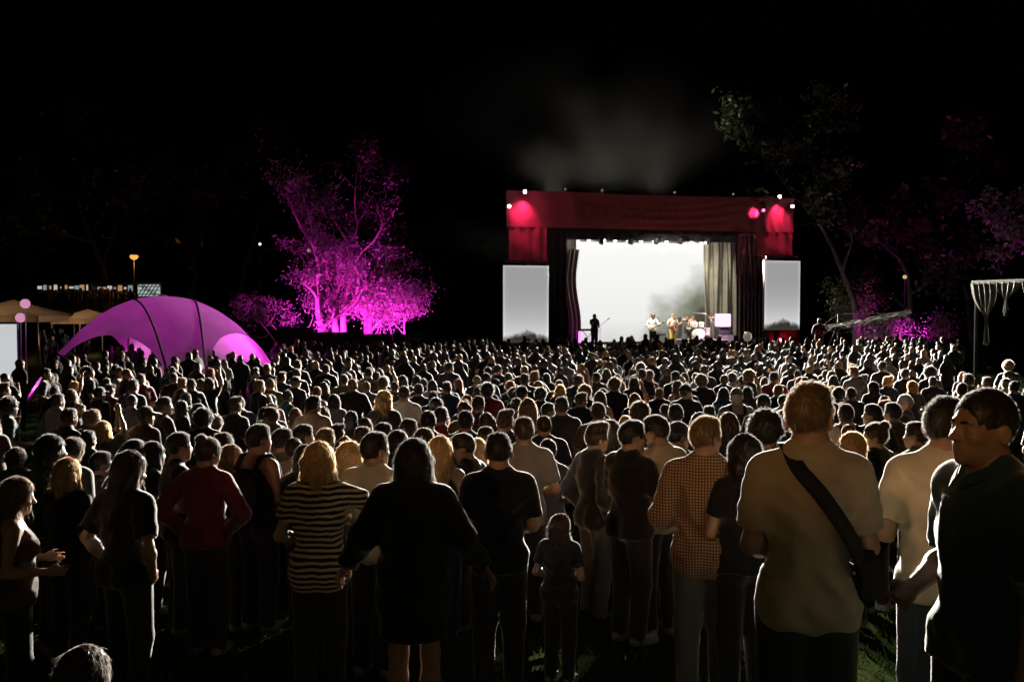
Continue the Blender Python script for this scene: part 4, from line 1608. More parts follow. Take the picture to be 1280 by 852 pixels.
def shirt_prims(j, kind):
    f = j.get('sex', 'm') == 'f'
    sw, wd = j['sw'], j.get('wide', 1.0)
    P = Pr()
    P.frame(j['U'], j['ut'])
    loose = j.get('loose', 1.0)
    hem = j.get('hem', .86 if not f else .90)
    cl = [((0, 0, hem), (0, 0, -1))]
    if kind == 'tank':
        cl2 = cl
        P.ell((0, 0, .98), (.182 * wd, .128, .17), k=.06, clip=cl)
        P.ell((0, .008, 1.10), (.140 * wd * loose, .114, .17), k=.06)
        P.ell((0, 0, 1.27), (.158 * wd, .126, .165), k=.05)
        for s in (-1, 1):
            P.cap((s * .085, -.10, 1.35), (s * .078, -.02, 1.468), .020, k=.02)
            P.cap((s * .078, -.02, 1.468), (s * .08, .085, 1.36), .020, k=.02)
            P.ell((s * .072, .09, 1.27), (.068, .068, .072), k=.04)
    else:
        P.ell((0, 0, max(hem, .78) + .10), ((.172 if f else .168) * wd * loose, .124 * loose, .20), k=.07, clip=cl)
        P.ell((0, .006, 1.10), ((.146 if f else .163) * wd * loose, .118 * loose, .19), k=.07, clip=cl)
        P.ell((0, -.006, 1.28), ((.162 if f else .184) * wd, .134, .19), k=.06)
        P.ell((0, -.05, 1.30), (.15 * wd, .098, .16), k=.06)
        P.cap((-sw + .045, -.015, 1.425), (sw - .045, -.015, 1.425), .073, k=.05)
        for s in (-1, 1):
            P.cap((s * (sw - .07), -.02, 1.445), (s * .05, -.015, 1.510), .055, .050, k=.05)
            if f:
                P.ell((s * .072, .088, 1.27), (.068, .066, .072), k=.04)
    for s in (-1, 1):
        P.ell((s * .08, -.055, .93), (.109, .105, .14), k=.05, clip=cl if kind != 'dress' else [])
        P.ell((s * .10, .03, .90), (.088, .098, .13), k=.05, clip=cl if kind != 'dress' else [])
    if hem < .75 and kind != 'dress':
        P.cap((0, 0, 1.22), (0, 0, hem), .165, .20, k=.08, clip=cl)
    if kind == 'dress':
        P.cap((0, 0, 1.0), (0, 0, .62), .19, .24, k=.06, clip=[((0, 0, .58), (0, 0, -1))])
    P.frame()
    if kind in ('tee', 'dress', 'long', 'hoodie'):
        for side, s in (('R', 1), ('L', -1)):
            sh, el, wr = j['sh' + side], j['el' + side], j['wr' + side]
            if kind in ('tee', 'dress'):
                t = .78 if not f else .62
                e = sh + (el - sh) * t
                n = (el - sh) / np.linalg.norm(el - sh)
                P.cap(sh, e + n * .06, .076 if not f else .068, .070 if not f else .060, k=.035, clip=[(e, n)])
            else:
                b = 1.22 if kind == 'hoodie' else 1.0
                n = (wr - el) / np.linalg.norm(wr - el)
                P.cap(sh, el, .075 * (.5 + b / 2), .062 * b, k=.035)
                P.cap(el, wr - n * .02 + n * .04,   .062 * b, .045 * b, k=.03, clip=[(wr - n * .02, n)])
    P.frame(j['U'], j['ut'])
    if kind == 'hoodie':
        P.ell((0, -.085, 1.475), (.10, .055, .065), k=.04)
        P.cap((-.06, -.02, 1.50), (.06, -.02, 1.50), .045, k=.04)
    if kind != 'tank':
        P.cap((-.045, -.045, 1.487), (.045, -.045, 1.487), .052, k=.03)
    P.ell((0, .038, 1.570), (.070, .070, .068), k=.010, op='-')
    if kind == 'tank':
        P.ell((0, -.06, 1.50), (.066, .09, .10), k=.012, op='-')
    P.frame()
    return P


def trouser_prims(j, kind):
    f = j.get('sex', 'm') == 'f'
    P = Pr()
    P.frame(j['U'], j['ut'])
    P.ell((0, 0, .955), ((.178 if f else .168) * j.get('wide', 1), .122, .13), k=.05, clip=[((0, 0, 1.02), (0, 0, 1))])
    for s in (-1, 1):
        P.ell((s * .08, -.055, .93), (.096, .092, .11), k=.05)
    P.frame()
    for side in 'RL':
        hp, kn, an = j['hp' + side], j['kn' + side], j['an' + side]
        n = (an - kn) / np.linalg.norm(an - kn)
        P.cap(hp, kn, .106, .082, k=.04)
        if kind == 'shorts':
            P.cap(kn - n * .10, kn + n * .07, .084, .088, k=.02, clip=[(kn + n * .03, n)])
        else:
            P.cap(kn, an + n * .08, .081, .062, k=.03, clip=[(an + n * .035, n)])
    return P


def wrinkles(seed, amp=.0045):
    """cloth folds: sharp creases round the waist, pulls from the armpits, hanging drapes below the shoulder blades"""
    r = random.Random(seed)
    ph = [r.uniform(0, 6.28) for _ in range(10)]
    a = r.uniform(.7, 1.3)

    def ridge(q):
        return 1 - 1.6 * np.abs(np.sin(q))

    def w(x, y, z):
        ax_ = np.abs(x)
        waist = np.exp(-((z - 1.02) / .11) ** 2)
        d1 = ridge(24 * z + 7 * a * x + 1.6 * np.sin(9 * x + ph[0]) + 1.1 * np.sin(14 * y + ph[1])) * (.35 + waist)
        pull = np.exp(-((ax_ - .14) / .10) ** 2 - ((z - 1.28) / .14) ** 2)
        d2 = ridge(20 * z - 26 * ax_ + 1.3 * np.sin(12 * z + ph[2]) + 7 * y) * (.25 + 1.1 * pull)
        hang = np.clip((1.36 - z) / .2, 0, 1) * np.clip((z - .70) / .2, .2, 1)
        d3 = ridge(19 * a * x + 2.2 * np.sin(5 * z + ph[3]) + .9 * np.sin(13 * z + ph[4]) + ph[5]) * hang * .9
        fine = .35 * np.sin(55 * x + 31 * z + 4 * np.sin(21 * z + ph[6])) * np.sin(43 * z - 18 * x + ph[7])
        env = np.clip((1.50 - z) / .10, .12, 1)
        return -amp * env * (.62 * d1 + .75 * d2 + .80 * d3 + .5 * fine + .75)
    return w


# ---- hair: a scalp volume with combed strands standing off it, in the head's own frame
def hair_prims(style):
    P = Pr()

    def capp(i, dz=0, k=.02):
        P.ell((0, -.008, .098 + dz), (.080 + i, .100 + i, .100 + i), k=k)

    def face(w, top=.115, y=.125):
        P.ell((0, y, top - .118), (w, .085, .118), k=.012, op='-')

    def ears(z=.045):
        for s in (-1, 1):
            P.ell((s * .09, .018, z - .02), (.03, .045, .055), k=.012, op='-')
    if style == 'short':
        capp(.0045)
        P.ell((0, .02, .172), (.060, .060, .028), k=.03)
        face(.082, .148)
        ears(.060)
        P.ell((0, -.06, -.045), (.2, .12, .045), k=.015, op='-')
    elif style == 'buzz':
        capp(.002)
        face(.082, .145)
        ears()
        P.ell((0, -.06, -.035), (.2, .12, .045), k=.015, op='-')
    elif style == 'quiff':
        capp(.006)
        P.cap((-.04, .055, .185), (.045, .06, .19), .030, k=.03)
        P.ell((0, .01, .185), (.068, .085, .034), k=.03)
        face(.082, .150)
        ears()
        P.ell((0, -.06, -.04), (.2, .12, .045), k=.015, op='-')
    elif style == 'curly':
        capp(.026, .008)
        r = random.Random(3)
        for i in range(70):
            a, b = r.uniform(0, 6.28), r.uniform(-.2, 1.0)
            c = math.sqrt(max(0, 1 - b * b))
            P.ell((.10 * c * math.cos(a), -.008 + .118 * c * math.sin(a), .10 + .118 * b), (.022, .022, .022), k=.010)
        face(.080, .138)
        P.ell((0, -.06, -.06), (.2, .12, .045), k=.015, op='-')
    elif style == 'bob':
        capp(.014)
        P.ell((0, -.030, .040), (.104, .092, .135), k=.03, clip=[((0, 0, -.075), (0, 0, -1))])
        for s in (-1, 1):
            P.cap((s * .078, .01, .09), (s * .088, .02, -.06), .030, .034, k=.02)
        face(.066, .130, .120)
    elif style in ('long', 'wavy', 'straight'):
        capp(.013)
        L = {'long': -.27, 'wavy': -.30, 'straight': -.38}[style]
        w = {'long': .075, 'wavy': .085, 'straight': .062}[style]
        P.ell((0, -.035, .05), (.100, .088, .13), k=.03)
        for i in range(5):
            x = (i - 2) / 2
            P.cap((x * .070, -.070 + .02 * abs(x), .07), (x * w, -.092 + .025 * abs(x), L * .5), .040, .036, k=.02)
            P.cap((x * w, -.092 + .025 * abs(x), L * .5), (x * w * 1.15, -.098 + .02 * abs(x), L + .04 * abs(x)), .036, .014, k=.02)
        for s in (-1, 1):
            P.cap((s * .080, .005, .09), (s * .094, .0, -.07), .026, .030, k=.02)
            P.cap((s * .094, .0, -.07), (s * .10, .005, L * .75), .030, .012, k=.02)
        face(.066, .130, .118)
        P.ell((0, .05, -.16), (.062, .09, .16), k=.02, op='-')
    elif style == 'ponytail':
        capp(.006)
        P.cap((0, -.10, .115), (0, -.142, .11), .028, .03, k=.02)
        P.cap((0, -.142, .11), (.004, -.150, -.01), .032, .030, k=.02)
        P.cap((.004, -.150, -.01), (.0, -.125, -.15), .030, .010, k=.02)
        face(.080, .138)
        ears()
        P.ell((0, -.05, -.04), (.2, .10, .045), k=.015, op='-')
    elif style == 'bun':
        capp(.008)
        P.ell((0, -.085, .180), (.046, .044, .042), k=.014)
        face(.078, .138)
        ears()
        P.ell((0, -.05, -.04), (.2, .10, .045), k=.015, op='-')
    return P


HAIRM = {}


def hair_mesh(style, dense=True):
    key = (style, dense)
    if key in HAIRM:
        return HAIRM[key]
    P = hair_prims(style)
    big = style in ('long', 'wavy', 'straight', 'bob')

    def comb(x, y, z):
        a = np.arctan2(y + .01, x)
        s = .0032 * np.sin(38 * a + 9 * np.sin(14 * z + 2 * a)) + .0022 * np.sin(71 * a + 21 * z + 3 * np.sin(25 * y))
        if style == 'wavy':
            s = s + .006 * np.sin(52 * z + 5 * a)
        if style == 'curly':
            s = s * 2
        if style in ('short', 'buzz', 'ponytail', 'bun'):
            s = s * .6
        return s
    ax, F = field(P, .0085 if dense else .014, wrinkle=comb)
    V, Q = nets(ax, F)
    g = np.random.default_rng(len(style))
    # vertex normals
    fn = np.cross(V[Q[:, 2]] - V[Q[:, 0]], V[Q[:, 3]] - V[Q[:, 1]])
    N = np.zeros_like(V)
    for i in range(4):
        np.add.at(N, Q[:, i], fn)
    N /= np.linalg.norm(N, axis=1, keepdims=True) + 1e-9
    ok = np.where(V[:, 1] < .085)[0]
    n = (5200 if big else 4200) if dense else (2300 if big else 2200)
    wid = .0007 if dense else .0019
    pick = g.choice(ok, n)
    p, nn = V[pick], N[pick]
    if big:
        low = p[:, 2] < .06
        length = np.where(low, g.uniform(.05, .15, n), g.uniform(.03, .06, n))
        fl = np.where(low[:, None], V3((0, -.03, -1.0)), V3((0, -.4, -.6)))
        stand = np.where(low, g.uniform(.04, .16, n), g.uniform(.0, .10, n))
    elif style == 'curly':
        length = g.uniform(.015, .035, n)
        fl = g.normal(0, .6, (n, 3))
        stand = g.uniform(.5, 1.2, n)
    elif style in ('ponytail', 'bun'):
        length = g.uniform(.012, .04, n)
        fl = np.tile(V3((0, -.9, .0)), (n, 1)) + np.where(p[:, 1:2] < -.12, V3((0, .7, -1)), V3((0, 0, 0)))
        stand = g.uniform(.12, .6, n)
    else:
        length = g.uniform(.012, .026, n) * (.5 if style == 'buzz' else 1.0)
        fl = np.where(p[:, 2:3] > .14, V3((.0, .6, .0)), V3((0, -.3, -.8)))
        stand = g.uniform(.35, 1.0, n)
    fl = fl + g.normal(0, .22, (n, 3))
    fl -= nn * np.sum(fl * nn, 1, keepdims=True)
    fl /= np.linalg.norm(fl, axis=1, keepdims=True) + 1e-9
    d1 = fl + nn * stand[:, None]
    d1 /= np.linalg.norm(d1, axis=1, keepdims=True)
    d2 = fl + nn * stand[:, None] * .25 + V3((0, 0, -.25))
    d2 /= np.linalg.norm(d2, axis=1, keepdims=True)
    side = np.cross(d1, g.normal(0, 1, (n, 3)))
    side /= np.linalg.norm(side, axis=1, keepdims=True)
    side *= wid
    m = p + d1 * length[:, None] * .5
    e = m + d2 * length[:, None] * .5
    SV = np.stack([p - side, p + side, m + side * .8, m - side * .8, e + side * .3, e - side * .3], 1).reshape(-1, 3)
    b = np.arange(n)[:, None] * 6 + len(V)
    SQ = np.concatenate([b + V3([[0, 1, 2, 3]]), b + V3([[3, 2, 4, 5]])])
    me = np_mesh('hair', np.concatenate([V, SV]), np.concatenate([Q, SQ]))
    me.materials.append(None)
    me.materials.append(None)
    me.polygons.foreach_set('material_index', np.concatenate([np.zeros(len(Q)), np.ones(len(SQ))]).astype(np.int32))
    HAIRM[key] = me
    return me


HAIRC = {'blonde': (.42, .27, .12), 'dark blonde': (.17, .105, .05), 'brown': (.06, .036, .022), 'dark': (.022, .017, .014),
         'auburn': (.16, .06, .03), 'grey': (.3, .29, .27)}
SKIN = [(.34, .20, .135), (.28, .16, .105), (.38, .24, .17)]
CLOTH = {'black': (.012, .012, .013), 'charcoal': (.024, .024, .026), 'navy': (.018, .022, .04), 'maroon': (.13, .02, .03), 'grey': (.10, .10, .098),
         'white': (.62, .60, .56), 'cream': (.58, .50, .38), 'beige': (.38, .31, .22), 'olive': (.08, .085, .045), 'brown': (.08, .05, .035),
         'red': (.30, .03, .035), 'blue': (.03, .045, .09), 'teal': (.02, .05, .06), 'pale grey': (.22, .21, .20), 'denim': (.06, .08, .12)}


def hairmat(c, strand=False):
    col = HAIRC[c]
    if strand:
        return thin('strands_' + c.replace(' ', '_'), tuple(min(.9, x * 1.1 + .01) for x in col), trans=.78, gloss=.03, rough=.3, noise=.35, nscale=26, tint=tuple(min(.9, x * 1.5 + .28) for x in col))
    return thin('hair_' + c.replace(' ', '_'), col, trans=.15, gloss=.035, rough=.45, noise=.5, nscale=34, tint=tuple(min(.9, x * 1.5 + .04) for x in col))


def cap_mesh():
    P = Pr()
    P.ell((0, -.006, .105), (.092, .112, .108), k=.01, clip=[((0, 0, .105), (0, -.12, -1))])
    P.ell((0, .135, .112), (.070, .080, .011), k=.012, rot=rotm('X', -12))
    P.ell((0, -.006, .212), (.010, .010, .006), k=.004)
    return sdf_mesh('cap', P, .008)


CAP = cap_mesh()


def skinmat(i):
    return mat('skin_%d' % i, SKIN[i], rough=.5, noise=.10, nscale=9, sss=.35, srad=.02, spec=.45, bump=.05, bscale=120)


def clothmat(c):
    return mat('cloth_' + c.replace(' ', '_'), CLOTH[c], rough=.92, noise=.22, nscale=7, bump=.12, bscale=420, sheen=.7, sss=.25, srad=.02, spec=.15)


VAR = {}


def variant(key, p, hero=False, face=True):
    """meshes of one pose: body, shirt, trousers (shared by every person in that pose)"""
    if key in VAR:
        return VAR[key]
    j = joints(p)
    if hero:
        hc = j['HT'] + j['HM'] @ V3((0, 0, .07))
        foc = [(hc - .125, hc + .145, .0062)]
        P = body_prims(j, face, True)
        if p.get('finehands'):
            for s in 'RL':
                foc.append((j['hand' + s] - .09, j['hand' + s] + .09, .007))
        body = sdf_mesh('person', P, .0145, foc)
        h = .0128
    else:
        P = body_prims(j, face, True, 1.18)
        body = sdf_mesh('person', P, .0190)
        h = .0205
    sd = sum(map(ord, key))
    top = sdf_mesh('shirt', shirt_prims(j, p.get('top', 'tee')), h, wrinkle=wrinkles(sd, .0095 if hero else .007))
    low = sdf_mesh('trousers', trouser_prims(j, p.get('low', 'trousers')), h * 1.5, wrinkle=wrinkles(sd + 1, .003)) if p.get('low') != 'none' else None
    VAR[key] = dict(body=body, top=top, low=low, j=j, p=p)
    return VAR[key]


def shoe_mesh():
    P = Pr()
    P.cap((0, -.045, .05), (.004, .02, .055), .042, .042, k=.02, clip=[((0, 0, .012), (0, 0, -1))])
    P.cap((.004, .02, .05), (.012, .165, .036), .043, .034, k=.03, clip=[((0, 0, .012), (0, 0, -1))])
    P.ell((.006, .06, .008), (.048, .135, .016), k=.012, clip=[((0, 0, .001), (0, 0, -1))])
    return sdf_mesh('shoe', P, .011)


SHOE = shoe_mesh()
TOPNAME = {'tee': 't_shirt', 'tank': 'tank_top', 'long': 'long_sleeved_top', 'hoodie': 'hooded_jacket', 'dress': 'dress'}


def setmat(o, m):
    if not o.data.materials:
        o.data.materials.append(m)
    o.material_slots[0].link = 'OBJECT'
    o.material_slots[0].material = m


def make_person(var, hair, hairc, topc, lowc, loc, rz, scale, label, group=None, skin=0, dense=True, topmat=None, cat='person', name='person', hat=None):
    v = var
    j = v['j']
    o = link(name, v['body'])
    setmat(o, skinmat(skin))
    o.location, o.rotation_euler, o.scale = loc, (0, 0, rz), (scale,) * 3
    tag(o, label, cat, group)
    t = link(TOPNAME[v['p'].get('top', 'tee')], v['top'], o)
    setmat(t, topmat or clothmat(topc))
    if v['low']:
        t2 = link('shorts' if v['p'].get('low') == 'shorts' else 'trousers', v['low'], o)
        setmat(t2, clothmat(lowc))
    if hair:
        h = link('hair', hair_mesh(hair, dense), o)
        for k_ in (0, 1):
            h.material_slots[k_].link = 'OBJECT'
            h.material_slots[k_].material = hairmat(hairc, k_ == 1)
        h.matrix_local = Matrix.Translation(Vector(j['HT'])) @ Matrix(j['HM'].tolist()).to_4x4()
    if hat:
        h = link('cap', CAP, o)
        setmat(h, clothmat(hat))
        h.matrix_local = Matrix.Translation(Vector(j['HT'])) @ Matrix(j['HM'].tolist()).to_4x4()
    if v['p'].get('legs') != 'ground':
        for side, s in (('R', 1), ('L', -1)):
            a = j['an' + side]
            sh = link('shoe', SHOE, o, (a[0], a[1] + .01, a[2] - .085))
            sh.scale = (s, 1, 1)
            setmat(sh, clothmat('charcoal' if lowc != 'charcoal' else 'pale grey'))
    return o
# ------------------------------------------------------------------ the people nearest the camera, one by one
def pattern_mat(name, kind):
    m = bpy.data.materials.new(name)
    m.use_nodes = True
    nt = m.node_tree
    b = nt.nodes['Principled BSDF']
    b.inputs['Roughness'].default_value = .92
    b.inputs['Specular IOR Level'].default_value = .15
    b.inputs['Sheen Weight'].default_value = .35
    tc = nt.nodes.new('ShaderNodeTexCoord')
    sp = nt.nodes.new('ShaderNodeSeparateXYZ')
    nz = nt.nodes.new('ShaderNodeTexNoise')
    nz.inputs['Scale'].default_value = 7
    nt.links.new(tc.outputs['Object'], nz.inputs['Vector'])
    ad = nt.nodes.new('ShaderNodeVectorMath')
    ad.operation = 'MULTIPLY_ADD'
    ad.inputs[1].default_value = (.035, .035, .035) if kind == 'stripe' else (.014, .014, .014)
    nt.links.new(nz.outputs['Color'], ad.inputs[0])
    nt.links.new(tc.outputs['Object'], ad.inputs[2])
    nt.links.new(ad.outputs[0], sp.inputs[0])

    def wave(sock, freq, thr):
        a = nt.nodes.new('ShaderNodeMath')
        a.operation = 'MULTIPLY'
        a.inputs[1].default_value = freq * 2 * math.pi
        nt.links.new(sock, a.inputs[0])
        s = nt.nodes.new('ShaderNodeMath')
        s.operation = 'SINE'
        nt.links.new(a.outputs[0], s.inputs[0])
        mr = nt.nodes.new('ShaderNodeMapRange')
        mr.inputs['From Min'].default_value = thr - .15
        mr.inputs['From Max'].default_value = thr + .15
        nt.links.new(s.outputs[0], mr.inputs['Value'])
        return mr.outputs[0]
    mx = nt.nodes.new('ShaderNodeMix')
    mx.data_type = 'RGBA'
    if kind == 'stripe':
        nt.links.new(wave(sp.outputs['Z'], 26, .1), mx.inputs['Factor'])
        mx.inputs[6].default_value = (.014, .013, .014, 1)
        mx.inputs[7].default_value = (.62, .50, .32, 1)
    else:
        h, v = wave(sp.outputs['Z'], 56, .1), wave(sp.outputs['X'], 56, .1)
        mm = nt.nodes.new('ShaderNodeMath')
        mm.operation = 'MAXIMUM'
        nt.links.new(h, mm.inputs[0])
        nt.links.new(v, mm.inputs[1])
        nt.links.new(mm.outputs[0], mx.inputs['Factor'])
        mx.inputs[6].default_value = (.46, .31, .17, 1)
        mx.inputs[7].default_value = (.12, .060, .042, 1)
    nt.links.new(mx.outputs[2], b.inputs['Base Color'])
    return m


STRIPE, CHECK = pattern_mat('striped_cloth', 'stripe'), pattern_mat('checked_cloth', 'check')
HERO = []          # x, y, px, py, half width px: kept clear by the random crowd


def hero(px, py, d, rz, pose, hair, hairc, topc, lowc, label, skin=0, topmat=None, lo=.86, hi=1.10, group=None, dense=True, hat=None):
    q = at(px, py, d)
    g = ground(q.x, q.y)
    if d > 7.3:
        pose = dict(pose, yaw=round(pose.get('yaw', 0) / 25) * 25, pitch=round(pose.get('pitch', 0) / 12) * 12)
        dense = False if d > 11 else dense
    key = 'h' + '_'.join('%s%s' % (k, pose[k]) for k in sorted(pose))
    v = variant(key, pose, hero=d < 7.3)
    j = v['j']
    top = j['HT'] + j['HM'] @ V3((0, -.01, .20 + (.02 if hair in ('curly', 'quiff') else .008)))
    sc_ = (q.z - g) / top[2]
    sc_ = min(hi, max(lo, sc_))
    # the head, not the feet, sits under the picture column
    c, s = math.cos(R(rz)), math.sin(R(rz))
    ox, oy = top[0] * sc_, top[1] * sc_
    x, y = q.x - (c * ox - s * oy), q.y - (s * ox + c * oy)
    g = ground(x, y)
    o = make_person(v, hair, hairc, topc, lowc, (x, y, g), R(rz), sc_, label, group, skin, dense, topmat, hat=hat)
    HERO.append((x, y, px, py, .27 * FPX / d))
    return o, v, sc_


def place(o, sc_, v, p):
    """a point of the person's own frame in the world"""
    rz = o.rotation_euler[2]
    return Matrix.Rotation(rz, 3, 'Z') @ (Vector(p) * sc_) + Vector(o.location)


def strap(owner, v, sc_, pts, r, name, label, cat, m, flat=.35):
    """a band over the shoulder, worn on a person, with its pouch"""
    o = empty(name, owner.location, owner.rotation_euler[2], label, cat)
    o.scale = (sc_,) * 3
    mb = MB()
    P_ = [Vector(p) for p in pts]
    # smooth the path, offset as a flat ribbon with thickness
    N = 40
    path = []
    for i in range(N + 1):
        t = i / N * (len(P_) - 1)
        k = min(int(t), len(P_) - 2)
        f = t - k
        a0, a1, a2, a3 = P_[max(0, k - 1)], P_[k], P_[k + 1], P_[min(len(P_) - 1, k + 2)]
        path.append(.5 * ((2 * a1) + (-a0 + a2) * f + (2 * a0 - 5 * a1 + 4 * a2 - a3) * f * f + (-a0 + 3 * a1 - 3 * a2 + a3) * f ** 3))
    vs, fs = [], []
    for i, p in enumerate(path):
        t = (path[min(i + 1, N)] - path[max(0, i - 1)]).normalized()
        out = Vector((p.x * .8, p.y + .01, max(0, p.z - 1.40) * 4))
        out = (out - t * out.dot(t)).normalized()
        sd = t.cross(out)
        for a, b in ((-1, -.3), (1, -.3), (1, .3), (-1, .3)):
            vs.append(p + sd * r * a + out * r * flat * b)
    for i in range(N):
        for k in range(4):
            fs.append((i * 4 + k, i * 4 + (k + 1) % 4, i * 4 + 4 + (k + 1) % 4, i * 4 + 4 + k))
    mb.add(vs, fs)
    mb.build('strap', m, o, True)
    return o


M_bag = mat('bag_nylon', (.012, .011, .011), rough=.8, noise=.3, nscale=12, bump=.15, bscale=90)
M_cup = thin('plastic_cup', (.75, .74, .70), trans=.6, gloss=.2, rough=.15)


def cup(p, label, m=None):
    o = empty('cup', p, 0, label, 'cup')
    MB().lathe([(.030, -.055), (.040, .055), (.042, .058), (.038, .055), (.028, -.05)], (0, 0, 0), 16).build('beaker', m or M_cup, o, True)
    MB().lathe([(.036, .02), (.036, .021)], (0, 0, 0), 14).build('drink', mat('beer', (.5, .32, .08), rough=.1), o)


tee = lambda **k: dict(dict(sex='m', top='tee'), **k)
fem = lambda **k: dict(dict(sex='f', top='tee'), **k)

# the five largest
o, v, s = hero(1012, 478, 3.75, -6, tee(armR='close', armL='close', yaw=-30, wide=.90, pitch=4), 'short', 'dark blonde', 'beige', 'charcoal',
               'tall man from behind in beige T-shirt with a dark crossbody strap, nearest the camera', 0)
bg_ = strap(o, v, s, [(-.075, .10, 1.40), (-.085, .015, 1.535), (-.062, -.122, 1.460), (.02, -.172, 1.36), (.125, -.176, 1.20), (.19, -.06, 1.05), (.13, .15, 1.06), (0, .165, 1.22), (-.07, .12, 1.38)],
            .030, 'crossbody_bag', 'dark crossbody strap and pouch worn over the beige T-shirt', 'bag', M_bag)
MB().box((.20, -.085, 1.05), (.10, .09, .20), rz=.7, chamfer=.03).build('pouch', M_bag, bg_)
o, v, s = hero(1236, 482, 3.05, 100, tee(armR='front', armL='down', yaw=4, pitch=-2, wide=.95, loose=.93), 'buzz', 'dark', 'teal', 'charcoal',
               'man in dark polo shirt seen in profile, looking left at the right edge', 1)
# polo collar, brows and eyes of the only face seen large
j = v['j']
cb_ = MB()
for sd in (-1, 1):
    cb_.grid(lambda a, b: (sd * (.020 + .062 * math.sin(a * 2.2)), .085 - .135 * a + .02 * b, 1.455 + .062 * math.sin(a * 1.6) + (1 - b) * .030), 10, 2)
    cb_.grid(lambda a, b: (sd * (.020 + .075 * math.sin(a * 2.2)), .098 - .150 * a + .022 * b, 1.440 + .062 * math.sin(a * 1.6) + (1 - b) * .032), 10, 2)
cb_.build('collar', clothmat('teal'), o, True)
HM4 = Matrix.Translation(Vector(j['HT'])) @ Matrix(j['HM'].tolist()).to_4x4()
for sd in (-1, 1):
    e = MB().lathe([(.0125 * math.sin(math.pi * i / 10), -.0125 * math.cos(math.pi * i / 10)) for i in range(1, 10)], (sd * .031, .0812, .069), 14).build('eye', mat('eye_white', (.22, .2, .19), rough=.2), o, True)
    e.matrix_local = HM4
    b_ = MB().tube([(sd * .013, .098, .088), (sd * .030, .098, .093), (sd * .048, .084, .086)], [.004, .0055, .003], 6).build('eyebrow', hairmat('dark'), o, True)
    b_.matrix_local = HM4
o, v, s = hero(1182, 496, 4.45, -12, tee(armR='hold', armL='hold', yaw=-34, pitch=6), 'short', 'dark', 'cream', 'denim',
               'young man in pale T-shirt between the strap wearer and the dark profile', 0)
cup(place(o, s, v, v['j']['handL'] + V3((.02, .03, .02))), 'clear plastic cup held by the young man in pale T-shirt')
o, v, s = hero(882, 520, 6.0, -10, dict(sex='m', top='long', armR='down', armL='front', yaw=-42, pitch=4, loose=1.05, hem=.80), 'short', 'dark blonde', 'beige', 'grey',
               'man in brown checked shirt with grey trousers, seen from behind', 0, CHECK)
wc = empty('paper_bag', place(o, s, v, v['j']['handR']), 0, 'narrow white paper bag hanging from the hand of the checked shirt man', 'bag')
MB().grid(lambda u, w_: (.045 * math.cos(u * 6.283) * (1 - .35 * w_) + .012 * math.sin(w_ * 11), .022 * math.sin(u * 6.283) + .006 * math.sin(w_ * 17 + u * 9), -.36 + .36 * w_), 16, 14).build('sheet', thin('white_paper', (.72, .68, .60), trans=.25, gloss=.03), wc, True)
hero(623, 541, 6.2, 3, tee(armR='close', armL='close', yaw=2, wide=.98, pitch=8), 'short', 'dark', 'black', 'charcoal', 'man from behind in plain black T-shirt with elbows bent, centre of the crowd', 0)

o, v, s = hero(517, 549, 5.2, -4, dict(sex='f', top='hoodie', low='none', armR='out', armL='out', yaw=6, pitch=4, loose=1.18, hem=.62, wide=1.05), 'bob', 'dark', 'black', 'black',
               'dark bob-haired woman in oversized black jacket, bare legs, arms held out', 0)
hero(398, 552, 6.0, 4, fem(armR='around', armL='front', yaw=-4, hem=.80, loose=1.06), 'straight', 'blonde', 'white', 'charcoal', 'long-haired blonde woman in black and cream striped T-shirt', 2, STRIPE)
hero(467, 540, 6.8, -16, tee(armR='front', armL='front', yaw=-34), 'short', 'dark', 'cream', 'charcoal', 'man in cream T-shirt between the striped shirt and the black jacket', 0)
hero(437, 552, 7.6, -20, fem(armR='front', armL='front', yaw=-30), 'bob', 'blonde', 'charcoal', 'navy', 'blonde woman half hidden behind the cream T-shirt man', 2)
hero(550, 545, 8.3, 4, fem(top='tank', armR='front', armL='front', yaw=-20, pitch=5), 'long', 'blonde', 'black', 'navy', 'blonde woman in black tank top, left one of the embracing pair', 2)
hero(577, 541, 8.8, 62, tee(armR='around', armL='front', yaw=20, pitch=16), 'short', 'dark', 'black', 'charcoal', 'dark-haired man leaning down to kiss the blonde in tank top', 0)
hero(596, 548, 9.6, 20, fem(armR='front', armL='front', yaw=30), 'bob', 'blonde', 'black', 'navy', 'fair-haired woman just behind the kissing man', 2)
hero(655, 521, 9.2, 0, dict(sex='m', top='tee', armR='front', armL='front', yaw=6), 'short', 'brown', 'pale grey', 'charcoal', 'man in pale grey shirt beyond the black T-shirt man, right of him', 0)
hero(685, 548, 10.2, -8, fem(armR='front', armL='front', yaw=-10), 'ponytail', 'brown', 'grey', 'charcoal', 'woman with ponytail in grey top left of the grass gap', 0)
hero(700, 642, 6.5, -25, fem(armR='front', armL='front', yaw=-20), 'straight', 'brown', 'charcoal', 'charcoal', 'small child with long hair on the grass behind the ponytail woman', 2, lo=.55)
hero(745, 528, 9.2, -62, dict(sex='m', top='hoodie', armR='pocket', armL='pocket', yaw=-4), 'quiff', 'brown', 'charcoal', 'grey', 'curly topped youth in grey hooded jacket right of the grass gap', 0)
hero(789, 525, 8.0, -52, tee(armR='cross', armL='cross', yaw=-24, pitch=5), 'short', 'dark', 'black', 'charcoal', 'man in black T-shirt with folded arms, head bent to the right', 0)
o, v, s = hero(818, 519, 8.4, 30, tee(armR='front', armL='front', yaw=26, pitch=12), 'short', 'dark', 'beige', 'charcoal', 'man in tan shirt with dark shoulder straps beside the folded arms', 0)
